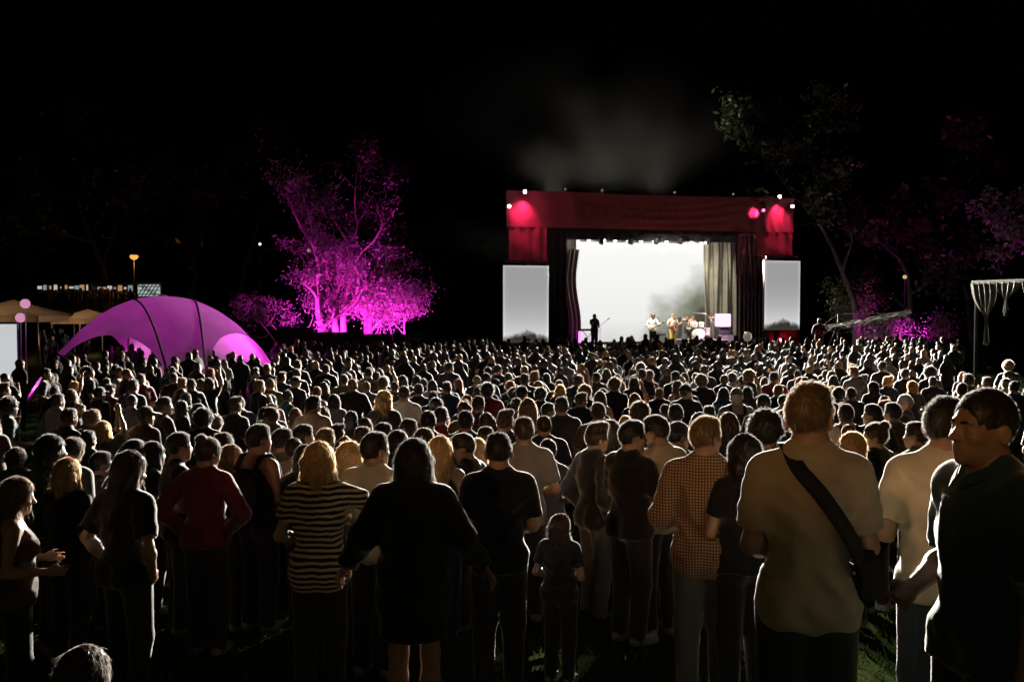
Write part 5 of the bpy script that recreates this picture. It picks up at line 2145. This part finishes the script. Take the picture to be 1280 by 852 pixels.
hero(847, 527, 9.6, -40, tee(armR='front', armL='front', yaw=-36), 'buzz', 'dark', 'cream', 'charcoal', 'man in dark cap and cream shirt just left of the checked shirt', 0, hat='navy')
hero(762, 520, 10.6, -20, fem(armR='front', armL='front', yaw=-20), 'bob', 'brown', 'charcoal', 'navy', 'bob-haired woman between the hooded youth and the folded arms', 0)
hero(931, 543, 5.9, 12, fem(armR='front', armL='front', yaw=12), 'wavy', 'dark', 'black', 'black', 'woman with dark wavy hair and black top right of the checked shirt', 0)
hero(957, 515, 7.2, -10, tee(armR='front', armL='front', yaw=-20), 'curly', 'dark', 'charcoal', 'charcoal', 'curly dark-haired man between wavy-haired woman and the tall man', 1)
hero(1066, 540, 8.8, 34, fem(top='long', armR='front', armL='front', yaw=42), 'bob', 'blonde', 'black', 'charcoal', 'fair bob-haired woman in profile, right of the tall strap wearer', 2)
hero(1095, 528, 9.8, 30, fem(top='long', armR='front', armL='front', yaw=46), 'bun', 'brown', 'charcoal', 'charcoal', 'woman with hair tied in a bun, in profile behind the fair bob', 2)
o, v, s = hero(1058, 486, 13.0, 4, tee(armR='front', armL='front', yaw=6), 'short', 'brown', 'white', 'charcoal', 'man in white T-shirt wearing a small dark backpack, right of the tall man', 0)
BACKPACKS = [(o, v, s, 'small dark backpack worn on the white T-shirt right of the tall man')]
o, v, s = hero(921, 472, 15.5, -3, tee(armR='front', armL='front', yaw=-8), 'buzz', 'grey', 'pale grey', 'charcoal', 'man in pale shirt and cap wearing a big dark backpack left of the tall man', 0, hat='grey')
BACKPACKS.append((o, v, s, 'big dark backpack worn on the pale shirt left of the tall man'))
hero(1147, 527, 10.0, 30, fem(top='long', armR='front', armL='front', yaw=24), 'short', 'dark', 'olive', 'navy', 'short-haired youth in olive top left of the pale T-shirt', 0)
hero(1163, 512, 10.8, 24, tee(armR='cross', armL='cross', yaw=30), 'short', 'dark', 'black', 'navy', 'man in black T-shirt half hidden behind the pale T-shirt', 0)
# left side
o, v, s = hero(262, 547, 8.2, -10, dict(sex='f', top='long', armR='hip', armL='hip', yaw=-22, pitch=8), 'bun', 'brown', 'maroon', 'charcoal', 'woman in maroon sweater with hands on hips and pinned-up hair', 0)
hero(288, 556, 9.4, -40, fem(armR='front', armL='front', yaw=-20), 'long', 'dark blonde', 'brown', 'charcoal', 'long-haired woman close right of the maroon sweater', 0)
o, v, s = hero(322, 530, 9.2, -26, fem(top='tank', armR='front', armL='front', yaw=-34), 'short', 'dark', 'black', 'charcoal', 'bare-shouldered woman with black backpack left of the striped shirt', 0)
BACKPACKS.append((o, v, s, 'black backpack on the bare-shouldered woman left of the striped shirt'))
hero(222, 540, 9.4, -60, tee(armR='front', armL='front', yaw=-12), 'short', 'dark', 'black', 'charcoal', 'dark-clad man left of the maroon sweater, lit face turned right', 0)
hero(165, 564, 6.4, -28, tee(armR='pocket', armL='pocket', yaw=-14, pitch=12), 'straight', 'brown', 'black', 'charcoal', 'long brown-haired person in black T-shirt with elbows out', 0)
hero(24, 596, 6.0, -62, fem(top='tank', armR='hold', armL='hold', yaw=0, pitch=10), 'straight', 'dark blonde', 'brown', 'charcoal', 'woman with very long straight hair at the left edge, forearms raised', 2, lo=.80)
hero(103, 808, 3.5, -10, fem(armR='front', armL='front', yaw=-10, legs='ground'), 'straight', 'brown', 'charcoal', 'charcoal', 'long-haired person sitting on the grass at the bottom left', 2)
for px, py, d, rz, p, hair, hc, tc_, lab in (
    (62, 538, 8.8, -50, fem(armR='front', armL='front', yaw=-14), 'bob', 'dark', 'black', 'dark-clad woman with small lit face, left of the pale round back'),
    (96, 545, 9.4, -10, tee(armR='front', armL='front', yaw=-10, pitch=25, lean=14), 'short', 'brown', 'grey', 'stooping person with pale round grey back at left'),
    (166, 549, 10.4, -64, tee(armR='front', armL='front', yaw=-6), 'short', 'dark', 'black', 'man in black with lit profile above the long brown hair'),
    (191, 552, 10.6, -58, fem(armR='front', armL='front', yaw=-10), 'bob', 'dark', 'black', 'bob-haired woman in black beside the lit profile'),
    (125, 564, 9.9, -60, tee(armR='front', armL='front', yaw=-10), 'short', 'dark', 'charcoal', 'short-haired man in charcoal left of the long brown hair'),
    (84, 572, 8.1, -18, fem(top='long', armR='front', armL='front', yaw=-10), 'long', 'blonde', 'black', 'blonde-haired woman in black top near the left edge'),
    (278, 541, 10.8, -30, fem(armR='front', armL='front', yaw=-10), 'bob', 'brown', 'charcoal', 'brown bob just behind the maroon sweater'),
    (352, 535, 10.4, -50, tee(armR='front', armL='front', yaw=-12), 'short', 'dark', 'grey', 'man in grey with lit profile behind the black backpack'),
    (378, 520, 11.2, -30, tee(armR='front', armL='front', yaw=-30), 'short', 'dark', 'charcoal', 'man in charcoal shirt up behind the striped shirt'),
    (367, 546, 9.9, -6, tee(armR='front', armL='front', yaw=-10), 'buzz', 'brown', 'beige', 'cropped-haired man in beige behind the striped blonde'),
    (381, 556, 9.2, 4, fem(armR='front', armL='front', yaw=10), 'bob', 'dark', 'black', 'dark bob close left of the striped blonde'),
    (406, 535, 10.9, -8, tee(armR='front', armL='front', yaw=-20), 'short', 'dark blonde', 'black', 'fair short-haired man above the striped blonde'),
    (391, 494, 14.2, -14, tee(armR='front', armL='front', yaw=-18), 'short', 'dark', 'cream', 'man in cream T-shirt far above the striped blonde'),
    (453, 533, 10.3, -4, tee(armR='front', armL='front', yaw=-4), 'short', 'brown', 'black', 'man in black above the cream T-shirt, left one of two'),
    (478, 521, 11.1, -10, tee(armR='front', armL='front', yaw=-16), 'short', 'dark', 'black', 'man in black above the cream T-shirt, right one of two'),
    (497, 538, 9.7, 0, fem(armR='front', armL='front', yaw=8), 'bob', 'dark', 'charcoal', 'dark bob behind the black jacket, left one of two'),
    (510, 521, 11.4, -12, tee(armR='front', armL='front', yaw=-18), 'short', 'brown', 'black', 'tall man in black straight above the black jacket'),
    (530, 535, 10.2, -6, fem(armR='front', armL='front', yaw=-6), 'bob', 'brown', 'black', 'brown bob behind the black jacket, right one of two'),
    (535, 512, 12.2, 0, tee(armR='front', armL='front', yaw=2), 'short', 'dark', 'maroon', 'man in dark red above the embracing pair'),
    (582, 513, 12.2, -2, tee(armR='front', armL='front', yaw=-6), 'short', 'dark', 'black', 'round-headed man in black above the kissing man'),
    (608, 514, 12.2, -2, tee(armR='front', armL='front', yaw=4), 'buzz', 'brown', 'maroon', 'cropped head in dark red above the black T-shirt man'),
    (631, 512, 12.4, -10, fem(armR='front', armL='front', yaw=-20), 'quiff', 'brown', 'charcoal', 'head with swept-up hair right above the black T-shirt man'),
    (607, 533, 10.4, -4, tee(armR='front', armL='front', yaw=0), 'short', 'dark', 'black', 'dark head tucked close behind the black T-shirt man'),
    (680, 518, 12.0, 0, tee(armR='front', armL='front', yaw=4, wide=1.05), 'buzz', 'brown', 'navy', 'broad cropped-haired man in navy beyond the ponytail woman'),
    (660, 496, 13.8, -4, fem(armR='front', armL='front', yaw=-6), 'long', 'dark blonde', 'grey', 'long-haired woman in grey above the pale grey shirt'),
    (505, 478, 16.0, -4, tee(armR='front', armL='front', yaw=-6), 'buzz', 'brown', 'white', 'man in white T-shirt standing out left of centre'),
    (480, 482, 15.0, -8, fem(armR='front', armL='front', yaw=-24), 'wavy', 'blonde', 'charcoal', 'wavy blonde woman beside the white T-shirt left of centre'),
    (702, 493, 14.0, 0, tee(armR='front', armL='front', yaw=0), 'short', 'dark', 'charcoal', 'man in charcoal shirt straight above the grass gap'),
    (748, 497, 13.2, 2, tee(armR='front', armL='front', yaw=0), 'short', 'brown', 'brown', 'man in brown shirt with glowing hair rim above the hooded youth'),
    (800, 495, 13.0, 0, fem(armR='front', armL='front', yaw=0), 'curly', 'brown', 'charcoal', 'woman with curly glowing hair above the folded arms'),
    (845, 497, 13.0, -2, tee(armR='front', armL='front', yaw=2), 'short', 'dark', 'teal', 'man in dark teal shirt above the checked shirt'),
    (875, 505, 12.0, 0, fem(armR='front', armL='front', yaw=0), 'straight', 'dark', 'black', 'dark long-haired woman right above the checked shirt'),
    (911, 505, 12.0, 4, fem(armR='front', armL='front', yaw=4), 'straight', 'brown', 'charcoal', 'long-haired woman left of the tall man, below the big backpack'),
    (955, 479, 14.4, 0, tee(armR='front', armL='front', yaw=0, wide=1.05), 'short', 'dark', 'black', 'broad man in black close left of the tall head'),
    (1092, 490, 13.0, 6, tee(armR='front', armL='front', yaw=40), 'short', 'dark', 'charcoal', 'man in charcoal turned left beside the white T-shirt backpacker'),
    (1117, 493, 13.2, 10, tee(armR='front', armL='front', yaw=20), 'short', 'dark', 'brown', 'man in brown shirt beyond the bun-haired woman'),
    (1132, 485, 14.5, 60, tee(armR='front', armL='front', yaw=20), 'buzz', 'grey', 'charcoal', 'bald-looking man facing left above the olive top'),
):
    hero(px, py, d, rz, p, hair, hc, tc_, 'charcoal', lab, rng.randrange(3))

M_pack = mat('backpack_cloth', (.014, .014, .016), rough=.85, noise=.25, nscale=10, bump=.2, bscale=50)


def pack_mesh():
    P = Pr()
    P.ell((0, -.225, 1.20), (.145, .10, .20), k=.03)
    P.ell((0, -.275, 1.13), (.11, .075, .12), k=.02)
    P.cap((-.06, -.16, 1.38), (.06, -.16, 1.38), .03, k=.03)
    return sdf_mesh('backpack', P, .012, wrinkle=wrinkles(77, .004))


PACK = pack_mesh()
PACK.materials.append(M_pack)
sm_ = MB()
for sd in (-1, 1):
    sm_.tube([(sd * .095, -.17, 1.40), (sd * .10, -.085, 1.508), (sd * .11, .02, 1.515), (sd * .115, .125, 1.40), (sd * .135, .14, 1.22), (sd * .165, .0, 1.06), (sd * .12, -.16, 1.05)], .021, 6)
STRAPS = sm_.mesh('shoulder_strap', True)
STRAPS.materials.append(M_pack)
for o, v, s, lab in BACKPACKS:
    b_ = link('backpack', PACK)
    b_.location, b_.rotation_euler, b_.scale = o.location, o.rotation_euler, o.scale
    tag(b_, lab, 'backpack', 'backpacks worn in the crowd')
    link('shoulder_strap', STRAPS, b_)

# pale curved strap lying on the grass
q = at(1110, 832, 4.3)
MBs = MB().tube([(-.09, 0, .012), (-.03, .02, .022), (.04, .02, .020), (.10, -.01, .035), (.14, -.04, .05)], [.008, .013, .012, .010, .006], 7)
so = MBs.build('strap', mat('pale_webbing', (.55, .52, .45), rough=.8, noise=.2), None, True, loc=(q.x, 4.2, ground(q.x, 4.2)))
tag(so, 'pale curved strap lying on the grass at the bottom right', 'strap')

# ------------------------------------------------------------------ the crowd beyond
MIDV = [
    tee(armR='front', armL='front'), tee(armR='down', armL='front', yaw=16), tee(armR='cross', armL='cross', yaw=-18, wide=1.04),
    dict(sex='m', top='hoodie', armR='pocket', armL='pocket'), dict(sex='m', top='long', armR='front', armL='down', yaw=-34),
    fem(top='tank', armR='front', armL='front', yaw=8), fem(armR='front', armL='down', yaw=-14), dict(sex='f', top='long', armR='cross', armL='cross', yaw=22),
    fem(armR='front', armL='front', yaw=46), tee(armR='front', armL='front', yaw=-52), fem(armR='phone', armL='phone', pitch=-6),
    fem(top='dress', low='none', armR='front', armL='front', yaw=-6), tee(armR='down', armL='down', lean=4, yaw=4), tee(armR='hip', armL='front', low='shorts', yaw=-6, pitch=8),
    fem(armR='up', armL='front', pitch=-4, yaw=-8), tee(armR='front', armL='front', yaw=3, loose=1.12, wide=1.08),
]
for i, p in enumerate(MIDV):
    p['low'] = p.get('low', 'trousers')
MIDN = ['', '', 'broad ', '', '', '', '', '', 'turned ', 'turned ', '', '', '', '', '', 'heavy-set ']
ACT = ['', '', 'arms folded', 'hands in pockets', '', '', '', 'arms folded', '', '', 'filming with raised hands', '', 'arms hanging', 'hand on hip', '', '']
pts = []


def free(x, y, r):
    for a, b, *_ in HERO:
        if (a - x) ** 2 + (b - y) ** 2 < .52 ** 2:
            return False
    for q in near.get((int(x / 2), int(y / 2)), ()):
        if (q[0] - x) ** 2 + (q[1] - y) ** 2 < r * r:
            return False
    return True


near = {}
tent_c = (tp.x, tp.y)
stage_n = Vector((-US.y, US.x, 0))
tries = 0
yy = 10.6
while yy < 49:
    half = .53 * yy + .4
    x = -half + rng.random() * .8
    while x < half:
        X, Y = x + rng.gauss(0, .24), yy + rng.gauss(0, .30)
        px = 640 + FPX * X / Y
        # thinner at the far left behind the tent and on the rise, open strip before the stage and fences
        dens = 1.0
        if px < 330:
            dens = .62
        if px < 60:
            dens = .25 if Y > 22 else .45
        if px > 1150:
            dens = .7 if Y > 20 else .55
        tstage = (Vector((X, Y, 0)) - P0).dot(stage_n)
        ok = tstage < -2.3 and Y < 47.5
        if px < 600:
            ok = ok and Y < 44.5
        if px < 345:
            ok = ok and Y < 33.0 + .0 * px
        if px < 30 and Y > 26:
            ok = False
        if 1200 < px and Y > 24:
            ok = False
        if ok and 640 < px < 740 and Y < 12.6:
            ok = False
        if ok and abs(px - 1047) < 12 and Y > 44.5 or abs(px - 1024) < 14 and Y > 44.8:
            ok = False
        if ok and rng.random() < dens and free(X, Y, .40):
            hz = project((X, Y, 1.62))
            vis = True
            for hx, hy, hp, ht, hw in HERO:
                if hy < Y - .4 and abs(hz[0] - hp) < hw * .86 and hz[1] > ht + hw * .95:
                    vis = False
                elif hy < Y - .4 and abs(hz[0] - hp) < hw * .26 and hz[1] > ht + hw * .12:
                    vis = False
            if vis:
                pts.append((X, Y))
                near.setdefault((int(X / 2), int(Y / 2)), []).append((X, Y))
                for dx in (-1, 0, 1):
                    for dy in (-1, 0, 1):
                        if dx or dy:
                            near.setdefault((int(X / 2) + dx, int(Y / 2) + dy), []).append((X, Y))
        x += .53 + .27 * rng.random() + .004 * yy
    yy += .74 + .009 * yy
pts.sort(key=lambda q: q[1])
NEARN = 300 - len(HERO)
HAIRW = ['short', 'short', 'short', 'short', 'buzz', 'quiff', 'curly', 'bob', 'long', 'straight', 'wavy', 'ponytail', 'bun']
HAIRT = {'short': 'short', 'buzz': 'cropped', 'quiff': 'swept-up', 'curly': 'curly', 'bob': 'bobbed', 'long': 'long', 'straight': 'straight', 'wavy': 'wavy', 'ponytail': 'ponytail', 'bun': 'pinned-up'}
TOPT = {'tee': 'T-shirt', 'tank': 'tank top', 'long': 'sweater', 'hoodie': 'hooded jacket', 'dress': 'dress'}
TCOL = ['black', 'black', 'black', 'black', 'black', 'charcoal', 'charcoal', 'charcoal', 'navy', 'navy', 'grey', 'olive', 'brown', 'pale grey', 'maroon', 'blue', 'teal', 'grey']
LMK = [(0, 70, 'left edge'), (70, 215, 'before the dome tent'), (215, 345, 'beside the dome tent'), (345, 470, 'below the magenta trees'), (470, 625, 'left of the stage'), (625, 690, 'below the left screen'),
       (690, 790, 'before the smoke glow'), (790, 880, 'before the guitarists'), (880, 945, 'before the olive curtain'), (945, 1005, 'below the right screen'), (1005, 1075, 'below the crane'),
       (1075, 1190, 'under the bright bush'), (1190, 1300, 'before the curtained canopy')]
made = []
for X, Y in pts[:NEARN]:
    px = 640 + FPX * X / Y
    i = rng.randrange(len(MIDV))
    p = MIDV[i]
    f = p['sex'] == 'f'
    hair = rng.choice(['bob', 'long', 'long', 'straight', 'straight', 'wavy', 'ponytail', 'bun', 'curly', 'bob']) if f else rng.choice(['short', 'short', 'short', 'short', 'buzz', 'quiff', 'curly', 'short'])
    hc = rng.choice(['blonde', 'dark blonde', 'brown', 'brown', 'dark', 'dark', 'dark', 'brown', 'auburn']) if f else rng.choice(['dark', 'dark', 'dark', 'brown', 'brown', 'dark blonde'])
    tcn = rng.choice(TCOL)
    v = variant('mid%d' % i, p)
    sc_ = rng.uniform(.87, .98) if f else rng.uniform(.94, 1.07)
    rz = math.atan2(-(W(7.5, 3).x - X) * .35, (W(7.5, 3).y - Y)) + rng.gauss(0, .20) + (rng.choice([-.9, .9, .6, -.6]) if rng.random() < .10 else 0)
    hat = rng.choice(['black', 'navy', 'charcoal', 'olive']) if not f and hair in ('short', 'buzz') and rng.random() < .14 else None
    if px < 350:
        rz += rng.choice([0, 0, -.5, -.9, .3, .8])
    o = make_person(v, hair, hc, tcn, rng.choice(['charcoal', 'black', 'denim', 'grey', 'navy']), (X, Y, ground(X, Y)), rz, sc_, None, None, rng.randrange(3), False, hat=hat)
    reg = [n for a, b, n in LMK if a <= max(0, min(1299, px)) < b][0]
    row = 'near row' if Y < 15 else 'middle row' if Y < 21 else 'farther row'
    colour = tcn
    hc = 'sandy' if hc == 'dark blonde' else hc
    base = '%s%s in %s %s, %s %s hair' % (MIDN[i], 'woman' if f else 'man', colour, TOPT[p['top']], HAIRT[hair], hc) if hair != 'ponytail' else '%s%s in %s %s, %s ponytail' % (MIDN[i], 'woman', colour, TOPT[p['top']], hc)
    if hat:
        base = base.replace(HAIRT[hair] + ' ' + hc + ' hair', hat + ' cap')
    made.append((base, reg, row, px, Y, o))
by = {}
for m in made:
    by.setdefault((m[0], m[1]), []).append(m)
for (base, reg), L in by.items():
    if len(L) == 1:
        L[0][5]['label'] = '%s, %s' % (base, reg)
        continue
    rows = {}
    for m in L:
        rows.setdefault(m[2], []).append(m)
    for row, K in rows.items():
        K.sort(key=lambda m: m[3])
        for k, m in enumerate(K):
            w_ = '' if len(K) == 1 else (', leftmost' if k == 0 else ', rightmost' if k == len(K) - 1 else ', middle')
            m[5]['label'] = '%s, %s, %s%s' % (base, row, reg, w_)
for m in made:
    m[5]['group'] = 'concert-goers standing in the crowd'
for o in [x for x in sc.objects if x.get('category') == 'person' and not x.get('group')]:
    o['group'] = 'concert-goers standing on the near bank'

# far rows, too many and too small to pick apart: one mass
LOW = []
for i in (0, 3, 5, 6, 8, 9, 10, 15):
    p = MIDV[i]
    j = joints(p)
    P = body_prims(j, False, False)
    for q in shirt_prims(j, p['top']):
        if q['op'] == '+':
            P.append(q)
    for q in hair_prims('short' if p['sex'] == 'm' else ('long' if i % 2 else 'bob')):
        if q['op'] == '+' and not q['clip']:
            a = j['HM'], j['HT']
            w_ = dict(q)
            if q['t'] == 'c':
                w_['a'], w_['b'] = a[0] @ q['a'] + a[1], a[0] @ q['b'] + a[1]
            else:
                w_['o'], w_['R'] = a[0] @ q['o'] + a[1], a[0] @ q['R']
            P.append(w_)
    hz = j['HT'][2]
    ax, F = field(P, .078, [(j['HT'] + V3((-.13, -.16, -.02)), j['HT'] + V3((.13, .14, .25)), .044)])
    Vv, Qq = nets(ax, F)
    hm = (Vv[:, 2] > hz - .0)
    cen = Vv[Qq].mean(1)
    rel = (cen - j['HT']) @ j['HM']
    ishead = rel[:, 2] > .0
    face = ishead & (rel[:, 1] > .05) & (rel[:, 2] < .13)
    arm = (~ishead) & (np.abs(cen[:, 0]) > .235)
    mi = np.where(ishead, np.where(face, 1, 0), np.where(arm & (cen[:, 2] < 1.25), 1, np.where(cen[:, 2] < .9, 3, 2)))
    LOW.append((Vv, Qq, mi))
allV, allQ, allM = [], [], []
off = 0
far = [(x, y, ground(x, y)) for x, y in pts[NEARN:]]
# people by the stalls on the rise at the left
for px, d, n, spread in ((78, 44, 11, 60), (115, 84, 26, 120), (185, 41, 5, 60)):
    for _ in range(n):
        a = px + rng.uniform(-.5, .5) * spread
        dd = d + rng.uniform(-1.5, 1.5)
        x = (a - 640) * dd / FPX
        far.append((x, dd, ground(x, dd)))
# under and beside the dome tent
for _ in range(16):
    a, b = rng.uniform(-3.6, 3.4), rng.uniform(-2.6, 2.6)
    far.append((tp.x + a, tp.y + b, tp.z))
g = np.random.default_rng(9)
for x, y, z in far:
    Vv, Qq, mi = LOW[g.integers(len(LOW))]
    a = g.normal(0, .35) + math.atan2(-(W(7.5, 3).x - x) * .6, (W(7.5, 3).y - y)) * (1 if y < 60 else 0)
    if x < -9 and y > 30:
        a = g.uniform(0, 6.28)
    c, s = math.cos(a), math.sin(a)
    k = g.uniform(.88, 1.07)
    allV.append((Vv @ np.array([[c, s, 0], [-s, c, 0], [0, 0, 1]])) * k + V3((x, y, z)))
    allQ.append(Qq + off)
    hairi = [4, 4, 5, 6, 4, 5][g.integers(6)]
    cl = [7, 7, 8, 9, 10, 7, 7, 8][g.integers(8)]
    allM.append(np.select([mi == 0, mi == 1, mi == 2, mi == 3], [hairi, 0, cl, 8]))
    off += len(Vv)
me = np_mesh('crowd', np.concatenate(allV), np.concatenate(allQ))
for m in (skinmat(0), skinmat(1), skinmat(2), skinmat(0), hairmat('dark'), hairmat('brown'), hairmat('dark blonde'), clothmat('black'), clothmat('charcoal'), clothmat('grey'), clothmat('navy'), clothmat('white')):
    me.materials.append(m)
me.polygons.foreach_set('material_index', np.concatenate(allM).astype(np.int32))
tag(link('crowd', me), kind='stuff')

# ------------------------------------------------------------------ musicians
def player(px, t, rz, pose, hair, hairc, topc, lowc, label, z=FLOOR, skin=0):
    q = W(S(px, t), t, z)
    key = 'm' + label[:14]
    v = variant(key, pose)
    o = make_person(v, hair, hairc, topc, lowc, q, SRZ + R(rz), 1.0, label, 'musicians on the stage', skin, False, cat='musician')
    return o, v


M_guit = mat('guitar_body', (.30, .05, .03), rough=.25, noise=.15, nscale=6)
M_neck = mat('guitar_neck', (.20, .12, .06), rough=.4, noise=.15, nscale=20)


def guitar(owner, label, m):
    o = empty('electric_guitar', owner.location, owner.rotation_euler[2], label, 'guitar', 'guitars on the stage')
    P = Pr()
    P.ell((.16, .205, 1.02), (.17, .025, .13), k=.03)
    P.ell((.0, .210, 1.06), (.11, .025, .10), k=.03)
    P.ell((-.09, .21, 1.16), (.05, .02, .03), k=.03)
    b = link('body', sdf_mesh('body', P, .013), o)
    b.data.materials.append(m)
    MB().tube([(-.05, .235, 1.09), (-.48, .25, 1.295)], .024, 6).box((-.54, .255, 1.325), (.14, .025, .07), rot=Matrix.Rotation(R(25), 3, 'Y'), chamfer=.008).build('neck', M_neck, o)
    MB().tube([(-.10, .20, 1.16), (-.13, .12, 1.38), (-.09, -.03, 1.52), (.08, -.16, 1.30), (.2, -.08, 1.1), (.28, .17, 1.03)], .016, 5).build('strap', M_bag, o)


o, v = player(816, 2.4, 168, dict(sex='m', top='long', armR='guitar', armL='neck', yaw=10, low='trousers'), 'curly', 'dark blonde', 'white', 'charcoal', 'bright guitarist in white top in front of the video wall')
guitar(o, 'pale electric guitar played by the bright guitarist', mat('cream_lacquer', (.6, .55, .4), rough=.25, noise=.1))
o, v = player(841, 2.8, 190, dict(sex='m', top='tee', armR='guitar', armL='neck', yaw=-6, low='trousers'), 'short', 'blonde', 'cream', 'beige', 'slim player in yellow trousers left of the drum kit')
VAR.clear()
setmat([c for c in o.children if c.name.startswith('trousers')][0], mat('yellow_cloth', (.50, .36, .06), rough=.9, noise=.15, nscale=9, bump=.1, bscale=300))
guitar(o, 'red electric bass played by the player in yellow trousers', M_guit)
q = dq + US * -.15 + VS * .55 + Vector((0, 0, .355))
v = variant('drummer', dict(sex='m', top='tank', armR='drum', armL='drum', legs='sit', low='shorts', pitch=10))
o = make_person(v, 'short', 'dark blonde', 'white', 'charcoal', q, SRZ + math.pi, 1.0, 'drummer in white vest sitting behind the drum kit', 'musicians on the stage', 0, False, cat='musician')
for sd in 'RL':
    h = place(o, 1.0, v, v['j']['hand' + sd])
    e = empty('drumstick', h, SRZ, 'thin drumstick in the drummer\'s %s hand' % ('own right' if sd == 'R' else 'own left'), 'drumstick')
    MB().tube([(0, .08, .02), (.02, -.30, -.06)], [.012, .008], 6).build('shaft', M_neck, e)
    MB().lathe([(.004, -.012), (.010, 0), (.004, .012)], (.02, -.31, -.062), 8).build('tip', M_neck, e)
player(743, 1.9, 186, dict(sex='m', top='tee', armR='phone', armL='front', yaw=4), 'short', 'dark', 'black', 'charcoal', 'dark singer standing alone at the left of the video wall')
o = hero(1024, 404, 46.2, -6, dict(sex='m', top='tee', armR='hold', armL='hold', low='trousers'), 'short', 'dark', 'maroon', 'charcoal', 'crane operator standing on the platform behind the camera crane', 1, dense=False)[0]
o.location.z = ground(o.location.x, o.location.y) + .65
o['group'] = 'camera crew'
# ------------------------------------------------------------------ smoky night air
# drifting stage smoke over the roof
def smoke():
    c = W(SLEN * .5, 7.0, zTop + 2.4)
    b = MB().box((0, 0, 0), (26, 9, 14))
    m = bpy.data.materials.new('stage_smoke')
    m.use_nodes = True
    nt = m.node_tree
    nt.nodes.clear()
    o = nt.nodes.new('ShaderNodeOutputMaterial')
    v = nt.nodes.new('ShaderNodeVolumePrincipled')
    v.inputs['Color'].default_value = (.80, .76, .68, 1)
    v.inputs['Anisotropy'].default_value = .2
    tc = nt.nodes.new('ShaderNodeTexCoord')
    n = nt.nodes.new('ShaderNodeTexNoise')
    n.inputs['Scale'].default_value = .25
    n.inputs['Detail'].default_value = 5
    nt.links.new(tc.outputs['Object'], n.inputs['Vector'])
    ln = nt.nodes.new('ShaderNodeVectorMath')
    ln.operation = 'MULTIPLY'
    ln.inputs[1].default_value = (1 / 12.8, 1 / 4.4, 1 / 6.9)
    nt.links.new(tc.outputs['Object'], ln.inputs[0])
    le = nt.nodes.new('ShaderNodeVectorMath')
    le.operation = 'LENGTH'
    nt.links.new(ln.outputs[0], le.inputs[0])
    fo = nt.nodes.new('ShaderNodeMapRange')
    fo.inputs['From Min'].default_value = .15
    fo.inputs['From Max'].default_value = 1.0
    fo.inputs['To Min'].default_value = 1.0
    fo.inputs['To Max'].default_value = 0.0
    nt.links.new(le.outputs['Value'], fo.inputs['Value'])
    th = nt.nodes.new('ShaderNodeMapRange')
    th.inputs['From Min'].default_value = .38
    th.inputs['From Max'].default_value = .75
    nt.links.new(n.outputs['Fac'], th.inputs['Value'])
    mu = nt.nodes.new('ShaderNodeMath')
    mu.operation = 'MULTIPLY'
    nt.links.new(fo.outputs[0], mu.inputs[0])
    nt.links.new(th.outputs[0], mu.inputs[1])
    m2 = nt.nodes.new('ShaderNodeMath')
    m2.operation = 'MULTIPLY'
    m2.inputs[1].default_value = .022
    nt.links.new(mu.outputs[0], m2.inputs[0])
    nt.links.new(m2.outputs[0], v.inputs['Density'])
    nt.links.new(v.outputs[0], o.inputs['Volume'])
    s = b.build('smoke', m, None, loc=c)
    s.rotation_euler = (0, 0, SRZ)
    tag(s, kind='stuff')


smoke()
